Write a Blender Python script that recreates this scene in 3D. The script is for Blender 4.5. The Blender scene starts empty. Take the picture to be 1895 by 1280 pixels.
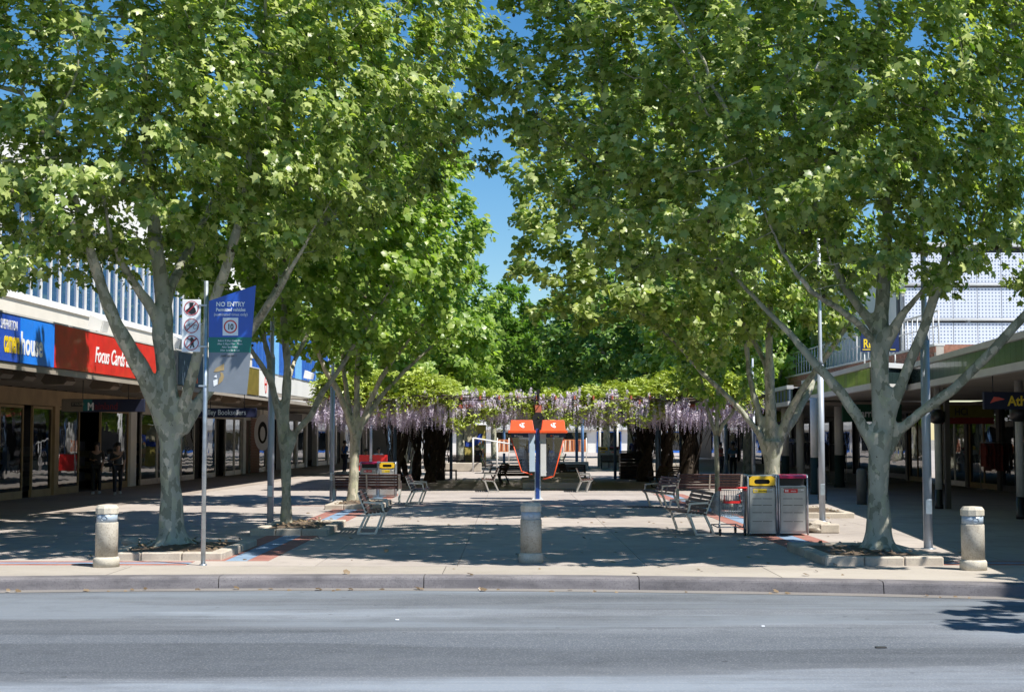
import bpy, bmesh, math, random
import numpy as np
from mathutils import Vector, Matrix, Euler
random.seed(7); rng = np.random.default_rng(11)
D = bpy.data; SC = bpy.context.scene; COL = SC.collection
# ------------------------------------------------------------ camera, sky, sun, exposure
CAM_H = 1.75; FPX = 2660.0; PITCH = math.atan(170.0/2660.0)
cam_d = D.cameras.new('camera'); cam = D.objects.new('camera', cam_d); COL.objects.link(cam)
cam_d.sensor_width = 36.0; cam_d.lens = FPX/1895*36.0; cam_d.clip_end = 2500; cam_d.clip_start = 0.1
cam.location = (0, 0, CAM_H); cam.rotation_euler = (math.pi/2+PITCH, 0, 0)
SC.camera = cam
SUN = Vector((0.53, -0.38, 1.0)).normalized()
EL = math.asin(SUN.z); AZ = math.atan2(SUN.x, SUN.y)
world = D.worlds.new('World'); SC.world = world; world.use_nodes = True
wn = world.node_tree; bg = wn.nodes['Background']
sky = wn.nodes.new('ShaderNodeTexSky'); sky.sky_type = 'NISHITA'; sky.sun_disc = False
sky.sun_elevation = EL; sky.sun_rotation = AZ; sky.air_density = 1.15; sky.dust_density = 0.1; sky.ozone_density = 4.5; sky.altitude = 100
hs = wn.nodes.new('ShaderNodeHueSaturation'); hs.inputs['Saturation'].default_value = 1.32
wn.links.new(sky.outputs[0], hs.inputs['Color']); wn.links.new(hs.outputs[0], bg.inputs[0]); bg.inputs[1].default_value = 0.086
sl = D.lights.new('sun', 'SUN'); sl.energy = 5.0; sl.angle = math.radians(0.53); sl.color = (1.0, 0.955, 0.88)
so = D.objects.new('sun', sl); COL.objects.link(so); so.rotation_euler = (-SUN).to_track_quat('-Z', 'Y').to_euler()
so.location = (20, -10, 40)
SC.view_settings.view_transform = 'Standard'; SC.view_settings.look = 'None'
SC.view_settings.gamma = 1; SC.view_settings.exposure = 0.66
SC.render.engine = 'CYCLES'
SC.cycles.max_bounces = 7; SC.cycles.transparent_max_bounces = 12; SC.cycles.diffuse_bounces = 3
SC.cycles.glossy_bounces = 3; SC.cycles.transmission_bounces = 3
SC.cycles.caustics_reflective = False; SC.cycles.caustics_refractive = False
# ------------------------------------------------------------ helpers
cp, sp = math.cos(PITCH), math.sin(PITCH)
def ray(px, py):
    a = (px-947.5)/FPX; b = (640-py)/FPX
    return Vector((a, cp-b*sp, sp+b*cp))
def P(px, py, Y):
    d = ray(px, py); t = Y/d.y; return Vector((d.x*t, Y, CAM_H+d.z*t))
def G(px, py, z=0.0):
    d = ray(px, py); t = (z-CAM_H)/d.z; return Vector((d.x*t, d.y*t, z))
def tag(o, label=None, cat=None, group=None, kind=None):
    if label: o['label'] = label
    if cat: o['category'] = cat
    if group: o['group'] = group
    if kind: o['kind'] = kind
    return o
def empty(name, loc=(0,0,0), rz=0.0, label=None, cat=None, group=None):
    o = D.objects.new(name, None); COL.objects.link(o); o.location = loc; o.rotation_euler = (0,0,rz)
    o.empty_display_size = 0.2
    return tag(o, label, cat, group)
def put(name, me, parent=None, loc=None, rot=None, mats=None, smooth=False):
    o = D.objects.new(name, me); COL.objects.link(o)
    if parent: o.parent = parent
    if loc is not None: o.location = loc
    if rot is not None: o.rotation_euler = rot
    return o
def copy_tree(o, parent=None):
    c = o.copy(); COL.objects.link(c)
    if parent: c.parent = parent
    for ch in list(o.children): copy_tree(ch, c)
    return c
class MB:
    """collects shapes in one mesh"""
    def __init__(s): s.v = []; s.f = []; s.m = []; s.sm = []; s.mi = 0; s.smf = False
    def mat(s, i): s.mi = i; return s
    def _f(s, f, sm=None): s.f.append(f); s.m.append(s.mi); s.sm.append(s.smf if sm is None else sm)
    def box(s, x0, x1, y0, y1, z0, z1, M=None, bv=0.0):
        if bv > 0: return s.bbox(x0,x1,y0,y1,z0,z1,bv,M)
        n = len(s.v)
        c = [Vector((x,y,z)) for z in (z0,z1) for y in (y0,y1) for x in (x0,x1)]
        if M: c = [M@p for p in c]
        s.v += c
        for f in ((0,2,3,1),(4,5,7,6),(0,1,5,4),(2,6,7,3),(0,4,6,2),(1,3,7,5)): s._f(tuple(n+i for i in f), False)
        return s
    def bbox(s, x0,x1,y0,y1,z0,z1,b,M=None):
        # box with chamfered edges
        bm = bmesh.new(); bmesh.ops.create_cube(bm, size=1)
        for v in bm.verts: v.co = Vector((x0+(v.co.x+.5)*(x1-x0), y0+(v.co.y+.5)*(y1-y0), z0+(v.co.z+.5)*(z1-z0)))
        bmesh.ops.bevel(bm, geom=bm.edges[:], offset=b, segments=1, affect='EDGES')
        n = len(s.v); bm.verts.index_update()
        for v in bm.verts: s.v.append(M@v.co if M else v.co.copy())
        for f in bm.faces: s._f(tuple(n+v.index for v in f.verts), False)
        bm.free(); return s
    def tube(s, pts, r, n=8, caps=True, sm=True):
        pts = [Vector(p) for p in pts]; k = len(pts)
        rr = list(r) if hasattr(r, '__len__') else [r]*k
        base = len(s.v); prev = None
        for i, p in enumerate(pts):
            t = (pts[min(i+1,k-1)]-pts[max(i-1,0)])
            if t.length < 1e-9: t = Vector((0,0,1))
            t.normalize()
            if prev is None:
                u = t.orthogonal().normalized()
            else:
                u = (prev - t*prev.dot(t))
                u = u.normalized() if u.length > 1e-6 else t.orthogonal().normalized()
            prev = u; w = t.cross(u)
            for j in range(n):
                a = 2*math.pi*j/n
                s.v.append(p+(u*math.cos(a)+w*math.sin(a))*rr[i])
        for i in range(k-1):
            for j in range(n):
                a = base+i*n+j; b = base+i*n+(j+1)%n
                s._f((a,b,b+n,a+n), sm)
        if caps:
            s._f(tuple(base+j for j in range(n))[::-1], False); s._f(tuple(base+(k-1)*n+j for j in range(n)), False)
        return s
    def lathe(s, prof, n=16, c=(0,0,0), sm=True, M=None):
        base = len(s.v); c = Vector(c); k = len(prof)
        for r, z in prof:
            for j in range(n):
                a = 2*math.pi*(j+.5)/n; p = c+Vector((r*math.cos(a), r*math.sin(a), z)); s.v.append(M@p if M else p)
        for i in range(k-1):
            for j in range(n):
                a = base+i*n+j; b = base+i*n+(j+1)%n
                s._f((a,b,b+n,a+n), sm)
        s._f(tuple(base+j for j in range(n))[::-1], False); s._f(tuple(base+(k-1)*n+j for j in range(n)), False)
        return s
    def prism(s, poly, h0, h1, axis='y', M=None):
        # polygon in (a,b) extruded along axis
        def mk(a,b,h): return Vector((a,h,b)) if axis=='y' else (Vector((h,a,b)) if axis=='x' else Vector((a,b,h)))
        n = len(s.v); k = len(poly)
        c = [mk(a,b,h0) for a,b in poly]+[mk(a,b,h1) for a,b in poly]
        if M: c = [M@p for p in c]
        s.v += c
        s._f(tuple(n+i for i in range(k)), False); s._f(tuple(n+k+i for i in reversed(range(k))), False)
        for i in range(k): j=(i+1)%k; s._f((n+j,n+i,n+k+i,n+k+j), False)
        return s
    def quad(s, a,b,c,d):
        n = len(s.v); s.v += [Vector(a),Vector(b),Vector(c),Vector(d)]; s._f((n,n+1,n+2,n+3), False); return s
    def mesh(s, name, mats, fix=True):
        me = D.meshes.new(name); me.from_pydata([tuple(v) for v in s.v], [], s.f)
        if not isinstance(mats, (list,tuple)): mats = [mats]
        for m in mats: me.materials.append(m)
        me.polygons.foreach_set('material_index', s.m); me.polygons.foreach_set('use_smooth', s.sm)
        if fix:
            bm = bmesh.new(); bm.from_mesh(me); bmesh.ops.recalc_face_normals(bm, faces=bm.faces[:]); bm.to_mesh(me); bm.free()
        me.update(); return me
    def build(s, name, mats, parent=None, loc=None, rot=None):
        return put(name, s.mesh(name, mats), parent, loc, rot)
# ------------------------------------------------------------ materials
MATS = {}
def nodes_of(name):
    m = D.materials.new(name); m.use_nodes = True; nt = m.node_tree
    return m, nt, nt.nodes['Principled BSDF'], nt.nodes['Material Output']
def mat(name, col, rough=0.6, metal=0.0, spec=0.5, var=0.12, scale=6.0, bump=0.0, bscale=40.0, col2=None, obj=True, coat=0.0, dirt=0.0, emit=None):
    if name in MATS: return MATS[name]
    m, nt, b, out = nodes_of(name); N = nt.nodes; L = nt.links
    tc = N.new('ShaderNodeTexCoord'); nz = N.new('ShaderNodeTexNoise'); nz.inputs['Scale'].default_value = scale; nz.inputs['Detail'].default_value = 6
    L.new(tc.outputs['Object'], nz.inputs['Vector'])
    mx = N.new('ShaderNodeMix'); mx.data_type = 'RGBA'
    c = Vector(col)
    if col2 is None:
        mx.inputs[6].default_value = (*(c*(1-var)), 1); mx.inputs[7].default_value = (*(c*(1+var)), 1)
    else:
        mx.inputs[6].default_value = (*c, 1); mx.inputs[7].default_value = (*col2, 1)
    rmp = N.new('ShaderNodeMapRange'); rmp.inputs[1].default_value = 0.35; rmp.inputs[2].default_value = 0.65
    L.new(nz.outputs[0], rmp.inputs[0]); L.new(rmp.outputs[0], mx.inputs[0])
    src = mx.outputs[2]
    L.new(src, b.inputs['Base Color'])
    b.inputs['Roughness'].default_value = rough; b.inputs['Metallic'].default_value = metal
    b.inputs['Specular IOR Level'].default_value = spec; b.inputs['Coat Weight'].default_value = coat
    if bump > 0:
        n2 = N.new('ShaderNodeTexNoise'); n2.inputs['Scale'].default_value = bscale; n2.inputs['Detail'].default_value = 4
        L.new(tc.outputs['Object'], n2.inputs['Vector'])
        bp = N.new('ShaderNodeBump'); bp.inputs['Strength'].default_value = bump; bp.inputs['Distance'].default_value = 0.02
        L.new(n2.outputs[0], bp.inputs['Height']); L.new(bp.outputs[0], b.inputs['Normal'])
    if emit:
        b.inputs['Emission Color'].default_value = (*emit[0], 1); b.inputs['Emission Strength'].default_value = emit[1]
    MATS[name] = m; return m
def aggregate(name, c1, c2, c3, big=0.5, fine=60.0, rough=0.85, bump=0.25, stretch=(1,1,1), c4=None, lo=.36, hi=.62, stain=0):
    """mineral surface: large patches + fine speckle"""
    m, nt, b, out = nodes_of(name); N = nt.nodes; L = nt.links
    ge = N.new('ShaderNodeNewGeometry'); mp = N.new('ShaderNodeMapping'); mp.inputs['Scale'].default_value = stretch
    L.new(ge.outputs['Position'], mp.inputs[0])
    n1 = N.new('ShaderNodeTexNoise'); n1.inputs['Scale'].default_value = big; n1.inputs['Detail'].default_value = 9; n1.inputs['Roughness'].default_value = .58
    L.new(mp.outputs[0], n1.inputs[0])
    cr = N.new('ShaderNodeValToRGB'); e = cr.color_ramp.elements
    e[0].position = lo; e[0].color = (*c1,1); e[1].position = hi; e[1].color = (*c2,1)
    if c4:
        x = cr.color_ramp.elements.new((lo+hi)/2); x.color = (*c4,1)
    L.new(n1.outputs[0], cr.inputs[0])
    n2 = N.new('ShaderNodeTexNoise'); n2.inputs['Scale'].default_value = fine; n2.inputs['Detail'].default_value = 3
    L.new(ge.outputs['Position'], n2.inputs[0])
    mr = N.new('ShaderNodeMapRange'); mr.inputs[1].default_value=.52; mr.inputs[2].default_value=.72; mr.inputs[4].default_value = .75
    L.new(n2.outputs[0], mr.inputs[0])
    mx = N.new('ShaderNodeMix'); mx.data_type='RGBA'; L.new(mr.outputs[0], mx.inputs[0]); L.new(cr.outputs[0], mx.inputs[6]); mx.inputs[7].default_value=(*c3,1)
    src = mx.outputs[2]
    if stain:
        oi = N.new('ShaderNodeObjectInfo'); n3 = N.new('ShaderNodeTexNoise'); n3.inputs['Scale'].default_value = 2.3; n3.inputs['Detail'].default_value = 8; n3.inputs['Roughness'].default_value = .7
        L.new(ge.outputs['Position'], n3.inputs[0])
        r3 = N.new('ShaderNodeMapRange'); r3.inputs[1].default_value=.50; r3.inputs[2].default_value=.78; r3.inputs[3].default_value=1; r3.inputs[4].default_value=1-stain; L.new(n3.outputs[0], r3.inputs[0])
        v = N.new('ShaderNodeTexVoronoi'); v.inputs['Scale'].default_value = 1.9; L.new(ge.outputs['Position'], v.inputs['Vector'])
        r4 = N.new('ShaderNodeMapRange'); r4.inputs[1].default_value=.045; r4.inputs[2].default_value=.06; r4.inputs[3].default_value=.62; r4.inputs[4].default_value=1; L.new(v.outputs['Distance'], r4.inputs[0])
        r5 = N.new('ShaderNodeMapRange'); r5.inputs[3].default_value=.93; r5.inputs[4].default_value=1.05; L.new(oi.outputs['Random'], r5.inputs[0])
        a1 = N.new('ShaderNodeMath'); a1.operation='MULTIPLY'; L.new(r3.outputs[0], a1.inputs[0]); L.new(r4.outputs[0], a1.inputs[1])
        a2 = N.new('ShaderNodeMath'); a2.operation='MULTIPLY'; L.new(a1.outputs[0], a2.inputs[0]); L.new(r5.outputs[0], a2.inputs[1])
        if name == 'asphalt':
            m5 = N.new('ShaderNodeMapping'); m5.inputs['Scale'].default_value=(.10,.85,1); L.new(ge.outputs['Position'], m5.inputs[0])
            n5 = N.new('ShaderNodeTexNoise'); n5.inputs['Scale'].default_value=.8; n5.inputs['Detail'].default_value=10; n5.inputs['Roughness'].default_value=.5; L.new(m5.outputs[0], n5.inputs[0])
            r6 = N.new('ShaderNodeMapRange'); r6.inputs[1].default_value=.505; r6.inputs[2].default_value=.535; r6.inputs[3].default_value=.90; r6.inputs[4].default_value=1.18; L.new(n5.outputs[0], r6.inputs[0])
            m6 = N.new('ShaderNodeMapping'); m6.inputs['Scale'].default_value=(.05,7,1); m6.inputs['Rotation'].default_value=(0,0,.02); L.new(ge.outputs['Position'], m6.inputs[0])
            n6 = N.new('ShaderNodeTexNoise'); n6.inputs['Scale'].default_value=1.6; n6.inputs['Detail'].default_value=4; L.new(m6.outputs[0], n6.inputs[0])
            r7 = N.new('ShaderNodeMapRange'); r7.inputs[1].default_value=.58; r7.inputs[2].default_value=.66; r7.inputs[3].default_value=1; r7.inputs[4].default_value=.88; L.new(n6.outputs[0], r7.inputs[0])
            a3 = N.new('ShaderNodeMath'); a3.operation='MULTIPLY'; L.new(r6.outputs[0], a3.inputs[0]); L.new(r7.outputs[0], a3.inputs[1])
            a4 = N.new('ShaderNodeMath'); a4.operation='MULTIPLY'; L.new(a2.outputs[0], a4.inputs[0]); L.new(a3.outputs[0], a4.inputs[1]); a2 = a4
        vm = N.new('ShaderNodeVectorMath'); vm.operation='SCALE'; L.new(src, vm.inputs[0]); L.new(a2.outputs[0], vm.inputs['Scale']); src = vm.outputs[0]
    L.new(src, b.inputs['Base Color']); b.inputs['Roughness'].default_value = rough; b.inputs['Specular IOR Level'].default_value=.3
    bp = N.new('ShaderNodeBump'); bp.inputs['Strength'].default_value=bump; bp.inputs['Distance'].default_value=.01
    L.new(n2.outputs[0], bp.inputs['Height']); L.new(bp.outputs[0], b.inputs['Normal'])
    MATS[name]=m; return m
def leaf_mat(name, dark, light, trans, tcol, rough=.37):
    m, nt, b, out = nodes_of(name); N = nt.nodes; L = nt.links
    at = N.new('ShaderNodeAttribute'); at.attribute_name = 'tint'
    mx = N.new('ShaderNodeMix'); mx.data_type='RGBA'; L.new(at.outputs['Fac'], mx.inputs[0]); mx.inputs[6].default_value=(*dark,1); mx.inputs[7].default_value=(*light,1)
    L.new(mx.outputs[2], b.inputs['Base Color']); b.inputs['Roughness'].default_value=rough; b.inputs['Specular IOR Level'].default_value=.55
    t = N.new('ShaderNodeBsdfTranslucent'); m2 = N.new('ShaderNodeMix'); m2.data_type='RGBA'; m2.blend_type='MULTIPLY'; m2.inputs[0].default_value=1
    L.new(mx.outputs[2], m2.inputs[6]); m2.inputs[7].default_value=(*tcol,1); L.new(m2.outputs[2], t.inputs[0])
    ms = N.new('ShaderNodeMixShader'); ms.inputs[0].default_value=trans
    L.new(b.outputs[0], ms.inputs[1]); L.new(t.outputs[0], ms.inputs[2]); L.new(ms.outputs[0], out.inputs[0])
    MATS[name]=m; return m
def glass(name, tint=(.55,.6,.62), body=(.02,.025,.03), clear=.55):
    m, nt, b, out = nodes_of(name); N=nt.nodes; L=nt.links
    g = N.new('ShaderNodeBsdfGlossy'); g.inputs['Roughness'].default_value=.015; g.inputs[0].default_value=(.95,.97,1,1)
    tr = N.new('ShaderNodeBsdfTransparent'); tr.inputs[0].default_value=(*tint,1)
    df = N.new('ShaderNodeBsdfDiffuse'); df.inputs[0].default_value=(*body,1)
    ma = N.new('ShaderNodeMixShader'); ma.inputs[0].default_value=clear; L.new(df.outputs[0], ma.inputs[1]); L.new(tr.outputs[0], ma.inputs[2])
    lw = N.new('ShaderNodeFresnel'); lw.inputs[0].default_value=1.65
    nz = N.new('ShaderNodeTexNoise'); nz.inputs['Scale'].default_value=.9; ge=N.new('ShaderNodeNewGeometry'); L.new(ge.outputs['Position'], nz.inputs[0])
    bp = N.new('ShaderNodeBump'); bp.inputs['Strength'].default_value=.12; bp.inputs['Distance'].default_value=.03; L.new(nz.outputs[0], bp.inputs['Height']); L.new(bp.outputs[0], g.inputs['Normal'])
    ms = N.new('ShaderNodeMixShader'); L.new(lw.outputs[0], ms.inputs[0]); L.new(ma.outputs[0], ms.inputs[1]); L.new(g.outputs[0], ms.inputs[2]); L.new(ms.outputs[0], out.inputs[0])
    MATS[name]=m; return m
def bark(name, a, b_, c, sc=5.0):
    m, nt, b, out = nodes_of(name); N=nt.nodes; L=nt.links
    ge = N.new('ShaderNodeNewGeometry'); mp=N.new('ShaderNodeMapping'); mp.inputs['Scale'].default_value=(1,1,.55); L.new(ge.outputs['Position'], mp.inputs[0])
    wz = N.new('ShaderNodeTexNoise'); wz.inputs['Scale'].default_value=sc*1.5; wz.inputs['Detail'].default_value=3; L.new(mp.outputs[0], wz.inputs[0])
    wm = N.new('ShaderNodeMix'); wm.data_type='RGBA'; wm.inputs[0].default_value=.12; L.new(mp.outputs[0], wm.inputs[6]); L.new(wz.outputs[1], wm.inputs[7])
    v = N.new('ShaderNodeTexVoronoi'); v.inputs['Scale'].default_value=sc*2.0; L.new(wm.outputs[2], v.inputs['Vector'])
    cr = N.new('ShaderNodeValToRGB'); cr.color_ramp.interpolation='CONSTANT'; e=cr.color_ramp.elements
    e[0].position=0; e[0].color=(*a,1); e[1].position=.5; e[1].color=(*b_,1)
    x=e.new(.72); x.color=(*c,1); x=e.new(.88); x.color=(a[0]*1.1,a[1]*1.12,a[2]*1.0,1)
    sep=N.new('ShaderNodeSeparateColor'); L.new(v.outputs['Color'], sep.inputs[0]); L.new(sep.outputs[0], cr.inputs[0])
    n2=N.new('ShaderNodeTexNoise'); n2.inputs['Scale'].default_value=sc*.8; n2.inputs['Detail'].default_value=8; L.new(mp.outputs[0], n2.inputs[0])
    mx=N.new('ShaderNodeMix'); mx.data_type='RGBA'; mx.blend_type='MULTIPLY'; mx.inputs[0].default_value=.6
    c2=N.new('ShaderNodeValToRGB'); c2.color_ramp.elements[0].position=.3; c2.color_ramp.elements[0].color=(.55,.55,.5,1); c2.color_ramp.elements[1].position=.7; c2.color_ramp.elements[1].color=(1.15,1.13,1.1,1)
    L.new(n2.outputs[0], c2.inputs[0]); 
    m0=N.new('ShaderNodeMix'); m0.data_type='RGBA'; m0.inputs[0].default_value=.12; L.new(cr.outputs[0], m0.inputs[6]); m0.inputs[7].default_value=(*[(p+q)/2 for p,q in zip(a,b_)],1)
    L.new(m0.outputs[2], mx.inputs[6]); L.new(c2.outputs[0], mx.inputs[7])
    # dark scars
    n3=N.new('ShaderNodeTexNoise'); n3.inputs['Scale'].default_value=sc*3.2; n3.inputs['Detail'].default_value=2; L.new(ge.outputs['Position'], n3.inputs[0])
    r3=N.new('ShaderNodeMapRange'); r3.inputs[1].default_value=.69; r3.inputs[2].default_value=.74; r3.inputs[4].default_value=.8; L.new(n3.outputs[0], r3.inputs[0])
    m3=N.new('ShaderNodeMix'); m3.data_type='RGBA'; L.new(r3.outputs[0], m3.inputs[0]); L.new(mx.outputs[2], m3.inputs[6]); m3.inputs[7].default_value=(.07,.055,.04,1)
    L.new(m3.outputs[2], b.inputs['Base Color']); b.inputs['Roughness'].default_value=.85; b.inputs['Specular IOR Level'].default_value=.2
    bp=N.new('ShaderNodeBump'); bp.inputs['Strength'].default_value=.5; bp.inputs['Distance'].default_value=.02; L.new(n2.outputs[0], bp.inputs['Height']); L.new(bp.outputs[0], b.inputs['Normal'])
    MATS[name]=m; return m

M_road = aggregate('asphalt', (.092,.104,.122), (.195,.222,.255), (.26,.27,.285), big=.42, fine=55, stretch=(.17,1.0,1), c4=(.135,.148,.168), lo=.42, hi=.58, stain=.22)
M_ground = aggregate('earth', (.2,.18,.15), (.28,.25,.2), (.3,.27,.22), big=.1, fine=5)
M_slab = aggregate('paving concrete', (.335,.292,.262), (.42,.37,.33), (.48,.44,.41), big=.55, fine=70, stain=.3)
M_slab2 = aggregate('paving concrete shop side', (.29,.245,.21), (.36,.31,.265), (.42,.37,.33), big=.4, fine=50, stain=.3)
M_verge = aggregate('smooth verge concrete', (.35,.31,.265), (.42,.38,.33), (.46,.42,.37), big=.45, fine=50, stretch=(.35,1,1), stain=.18)
M_kerb = aggregate('kerb concrete', (.13,.122,.13), (.215,.20,.205), (.11,.10,.11), big=2.2, fine=50, stretch=(.6,.6,3), stain=.4)
M_gutter = aggregate('gutter concrete', (.17,.155,.148), (.22,.205,.195), (.27,.255,.24), big=1.2, fine=60, stretch=(.4,1,1))
M_joint = mat('joint sand', (.10,.09,.085), .9, var=.2, scale=3)
M_red = aggregate('red paver', (.29,.125,.10), (.37,.175,.14), (.24,.12,.11), big=2.2, fine=40)
M_brick = aggregate('brick paver', (.26,.16,.14), (.36,.24,.20), (.2,.13,.12), big=2.2, fine=40)
M_blue = aggregate('blue paver', (.17,.25,.36), (.24,.33,.44), (.16,.2,.28), big=2.2, fine=40)
M_plotk = aggregate('tree kerb concrete', (.40,.35,.29), (.52,.46,.38), (.3,.27,.24), big=2.5, fine=40)
M_soil = aggregate('tree pit soil', (.07,.05,.035), (.14,.10,.07), (.24,.19,.13), big=5, fine=30, bump=1)
M_boll = aggregate('bollard aggregate', (.38,.34,.275), (.50,.46,.39), (.24,.20,.16), big=6, fine=55, bump=.5)
M_bollcap = aggregate('bollard base concrete', (.48,.44,.36), (.6,.55,.46), (.36,.31,.25), big=8, fine=60)
M_band = mat('bollard reflector band', (.36,.43,.50), .35, var=.06)
M_galv = mat('galvanised steel', (.42,.47,.52), .38, .75, var=.16, scale=9)
M_polep = mat('grey painted pole', (.40,.44,.50), .4, .2, var=.08, scale=4)
M_alu = mat('cast aluminium', (.60,.57,.53), .38, .75, var=.1, scale=12)
M_darkm = mat('dark metal', (.035,.036,.04), .45, .3, var=.2)
M_wood = mat('bench timber', (.085,.040,.034), .55, var=.35, scale=9, bump=.2, bscale=30)
M_white = mat('white paint', (.78,.77,.74), .55, var=.04, scale=1.5)
M_cream = mat('cream render', (.66,.62,.54), .8, var=.05, scale=1.2, bump=.15)
M_off = mat('off white wall', (.72,.70,.66), .7, var=.05, scale=.8)
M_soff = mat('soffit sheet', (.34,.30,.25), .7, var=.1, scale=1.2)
M_tan = mat('tan fascia boards', (.42,.29,.15), .65, var=.12, scale=2)
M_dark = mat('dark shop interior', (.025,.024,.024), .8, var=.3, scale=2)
M_dark2 = mat('dark brown panel', (.05,.042,.038), .55, var=.2, scale=2)
M_black = mat('black enamel', (.012,.012,.014), .35, var=.1)
M_bluesign = mat('dark blue sign enamel', (.02,.08,.50), .35, var=.05, coat=.3)
M_blue2 = mat('bright blue sign enamel', (.015,.22,.90), .35, var=.05, coat=.3)
M_redsign = mat('red sign enamel', (.62,.02,.018), .4, var=.12, scale=3, coat=.2)
M_yel = mat('yellow enamel', (.80,.58,.02), .4, var=.04)
M_binyel = mat('bin yellow', (.78,.50,.02), .35, var=.05, coat=.3)
M_binred = mat('bin red', (.50,.015,.09), .35, var=.06, coat=.4)
M_orange = mat('orange plastic', (.88,.10,.02), .35, var=.05, coat=.3)
M_navy = mat('navy enamel', (.008,.02,.10), .35, var=.1)
M_phoneblue = mat('phone post blue', (.02,.06,.26), .35, var=.1)
M_pale = mat('pale blue panel', (.50,.62,.74), .5, var=.05)
M_palew = mat('pale grey panel', (.70,.70,.70), .5, var=.05)
M_teal = mat('green sign band', (.008,.16,.13), .4, var=.06)
M_signgrey = mat('grey sign base', (.19,.215,.25), .45, var=.05)
M_gold = mat('bronze emblem', (.36,.26,.12), .5, var=.12)
M_goldp = mat('gold fascia panel', (.36,.25,.07), .3, .5, var=.15, scale=3)
M_signblue = mat('notice sign blue', (.012,.075,.42), .35, var=.05, coat=.3)
M_signwhite = mat('sign white', (.80,.82,.84), .5, var=.02)
M_darkred = mat('sign dark red', (.42,.02,.03), .5, var=.05)
M_brickw = mat('brick wall', (.26,.12,.08), .85, var=.25, scale=9, bump=.3)
M_mortar = mat('mortar', (.38,.35,.31), .9, var=.1)
M_green = mat('dark green glazed panel', (.035,.085,.06), .3, var=.3, scale=1.6, coat=.3)
M_lime = mat('lime glazed panel', (.11,.21,.045), .35, var=.25, scale=1.2, coat=.3)
M_greenblk = mat('green black panel', (.02,.035,.035), .25, var=.3, scale=1.6, coat=.3)
M_trim = mat('canopy trim grey white', (.56,.56,.55), .6, var=.06, scale=1.5)
M_bin = mat('bin steel', (.42,.42,.41), .35, .55, var=.12, scale=3)
M_binline = mat('bin slot', (.02,.02,.02), .7, var=.1)
M_glass = glass('shop glass', (.5,.54,.55), (.015,.018,.02), .55)
M_glassup = glass('upper window glass', (.25,.35,.45), (.05,.13,.28), .25)
M_glassph = glass('phone screen glass', (.55,.6,.66), (.03,.04,.06), .85)
M_leafA = leaf_mat('plane leaf', (.11,.20,.03), (.62,.67,.27), .46, (1.24,1.38,.46))
M_leafB = leaf_mat('young plane leaf', (.13,.24,.03), (.48,.58,.16), .47, (1.15,1.38,.42))
M_leafC = leaf_mat('far tree leaf', (.08,.18,.035), (.25,.36,.08), .44, (1.2,1.4,.6))
M_leafW = leaf_mat('wisteria leaf', (.22,.31,.03), (.47,.53,.11), .19, (1.2,1.3,.4))
M_flow = leaf_mat('wisteria petal', (.50,.44,.56), (.88,.83,.86), .40, (1.1,1.0,1.1), .6)
M_bark = bark('plane tree bark', (.40,.405,.34), (.25,.26,.20), (.58,.54,.44), 7.5)
M_barkB = bark('young plane bark', (.44,.42,.33), (.31,.30,.23), (.56,.51,.40), 9)
M_vine = mat('vine wood', (.05,.037,.026), .9, var=.4, scale=15, bump=.5)
M_ball = mat('seed ball', (.06,.055,.02), .8, var=.2)
M_skin = mat('skin', (.42,.25,.17), .5, var=.04)
M_hair = mat('dark hair', (.012,.009,.008), .5, var=.2)
def C(name, col, rough=.7): return mat(name, col, rough, var=.1, scale=5)
# ------------------------------------------------------------ lettering
def text(body, h, m, parent=None, loc=(0,0,0), rot=(math.pi/2,0,0), ex=.004, sx=1.0, shear=0.0, bold=0.0, align='LEFT', name='lettering', sp=1.0, fit=0):
    cu = D.curves.new('t', 'FONT'); cu.body = body; cu.size = h/0.72; cu.extrude = ex; cu.shear = shear; cu.offset = min(bold, .035*h)
    cu.align_x = align; cu.resolution_u = 3; cu.space_character = sp; cu.space_line = 1.0
    o = D.objects.new('t', cu); COL.objects.link(o)
    dg = bpy.context.evaluated_depsgraph_get(); me = D.meshes.new_from_object(o.evaluated_get(dg))
    D.objects.remove(o); D.curves.remove(cu)
    me.materials.clear(); me.materials.append(m)
    if fit:
        xs_ = [v.co.x for v in me.vertices]; sx = fit/(max(xs_)-min(xs_))
    q = put(name, me, parent, loc, rot); q.scale = (sx,1,1); me.name = name
    return q
def evaluate(me, mods):
    o = D.objects.new('tmp', me); COL.objects.link(o)
    for typ, kw in mods:
        md = o.modifiers.new(typ, typ)
        for k, v in kw.items(): setattr(md, k, v)
    dg = bpy.context.evaluated_depsgraph_get(); r = D.meshes.new_from_object(o.evaluated_get(dg))
    D.objects.remove(o); return r
# ------------------------------------------------------------ leaves
LEAF_HI = (np.array([(0,.42,.03),(0,0,0),(.40,.06,-.05),(.31,.31,.02),(.56,.62,-.12),(.25,.66,.02),(0,1.0,-.16),(-.25,.66,.02),(-.56,.62,-.12),(-.31,.31,.02),(-.40,.06,-.05)]),
           [(0,i,i+1) for i in range(1,10)]+[(0,10,1)])
LEAF_MD = (np.array([(0,.42,.03),(0,0,0),(.40,.10,-.05),(.33,.36,0),(.52,.66,-.1),(0,1.0,-.14),(-.52,.66,-.1),(-.33,.36,0),(-.40,.10,-.05)]),
           [(0,i,i+1) for i in range(1,8)]+[(0,8,1)])
LEAF_LO = (np.array([(0,0,0),(.5,.35,-.06),(.25,.55,0),(0,1.0,-.1),(-.25,.55,0),(-.5,.35,-.06)]), [(0,1,2),(0,2,4),(2,3,4),(0,4,5)])
LEAF_EL = (np.array([(0,0,0),(.23,.45,-.03),(0,1.0,-.12),(-.23,.45,-.03)]), [(0,1,2),(0,2,3)])
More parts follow.
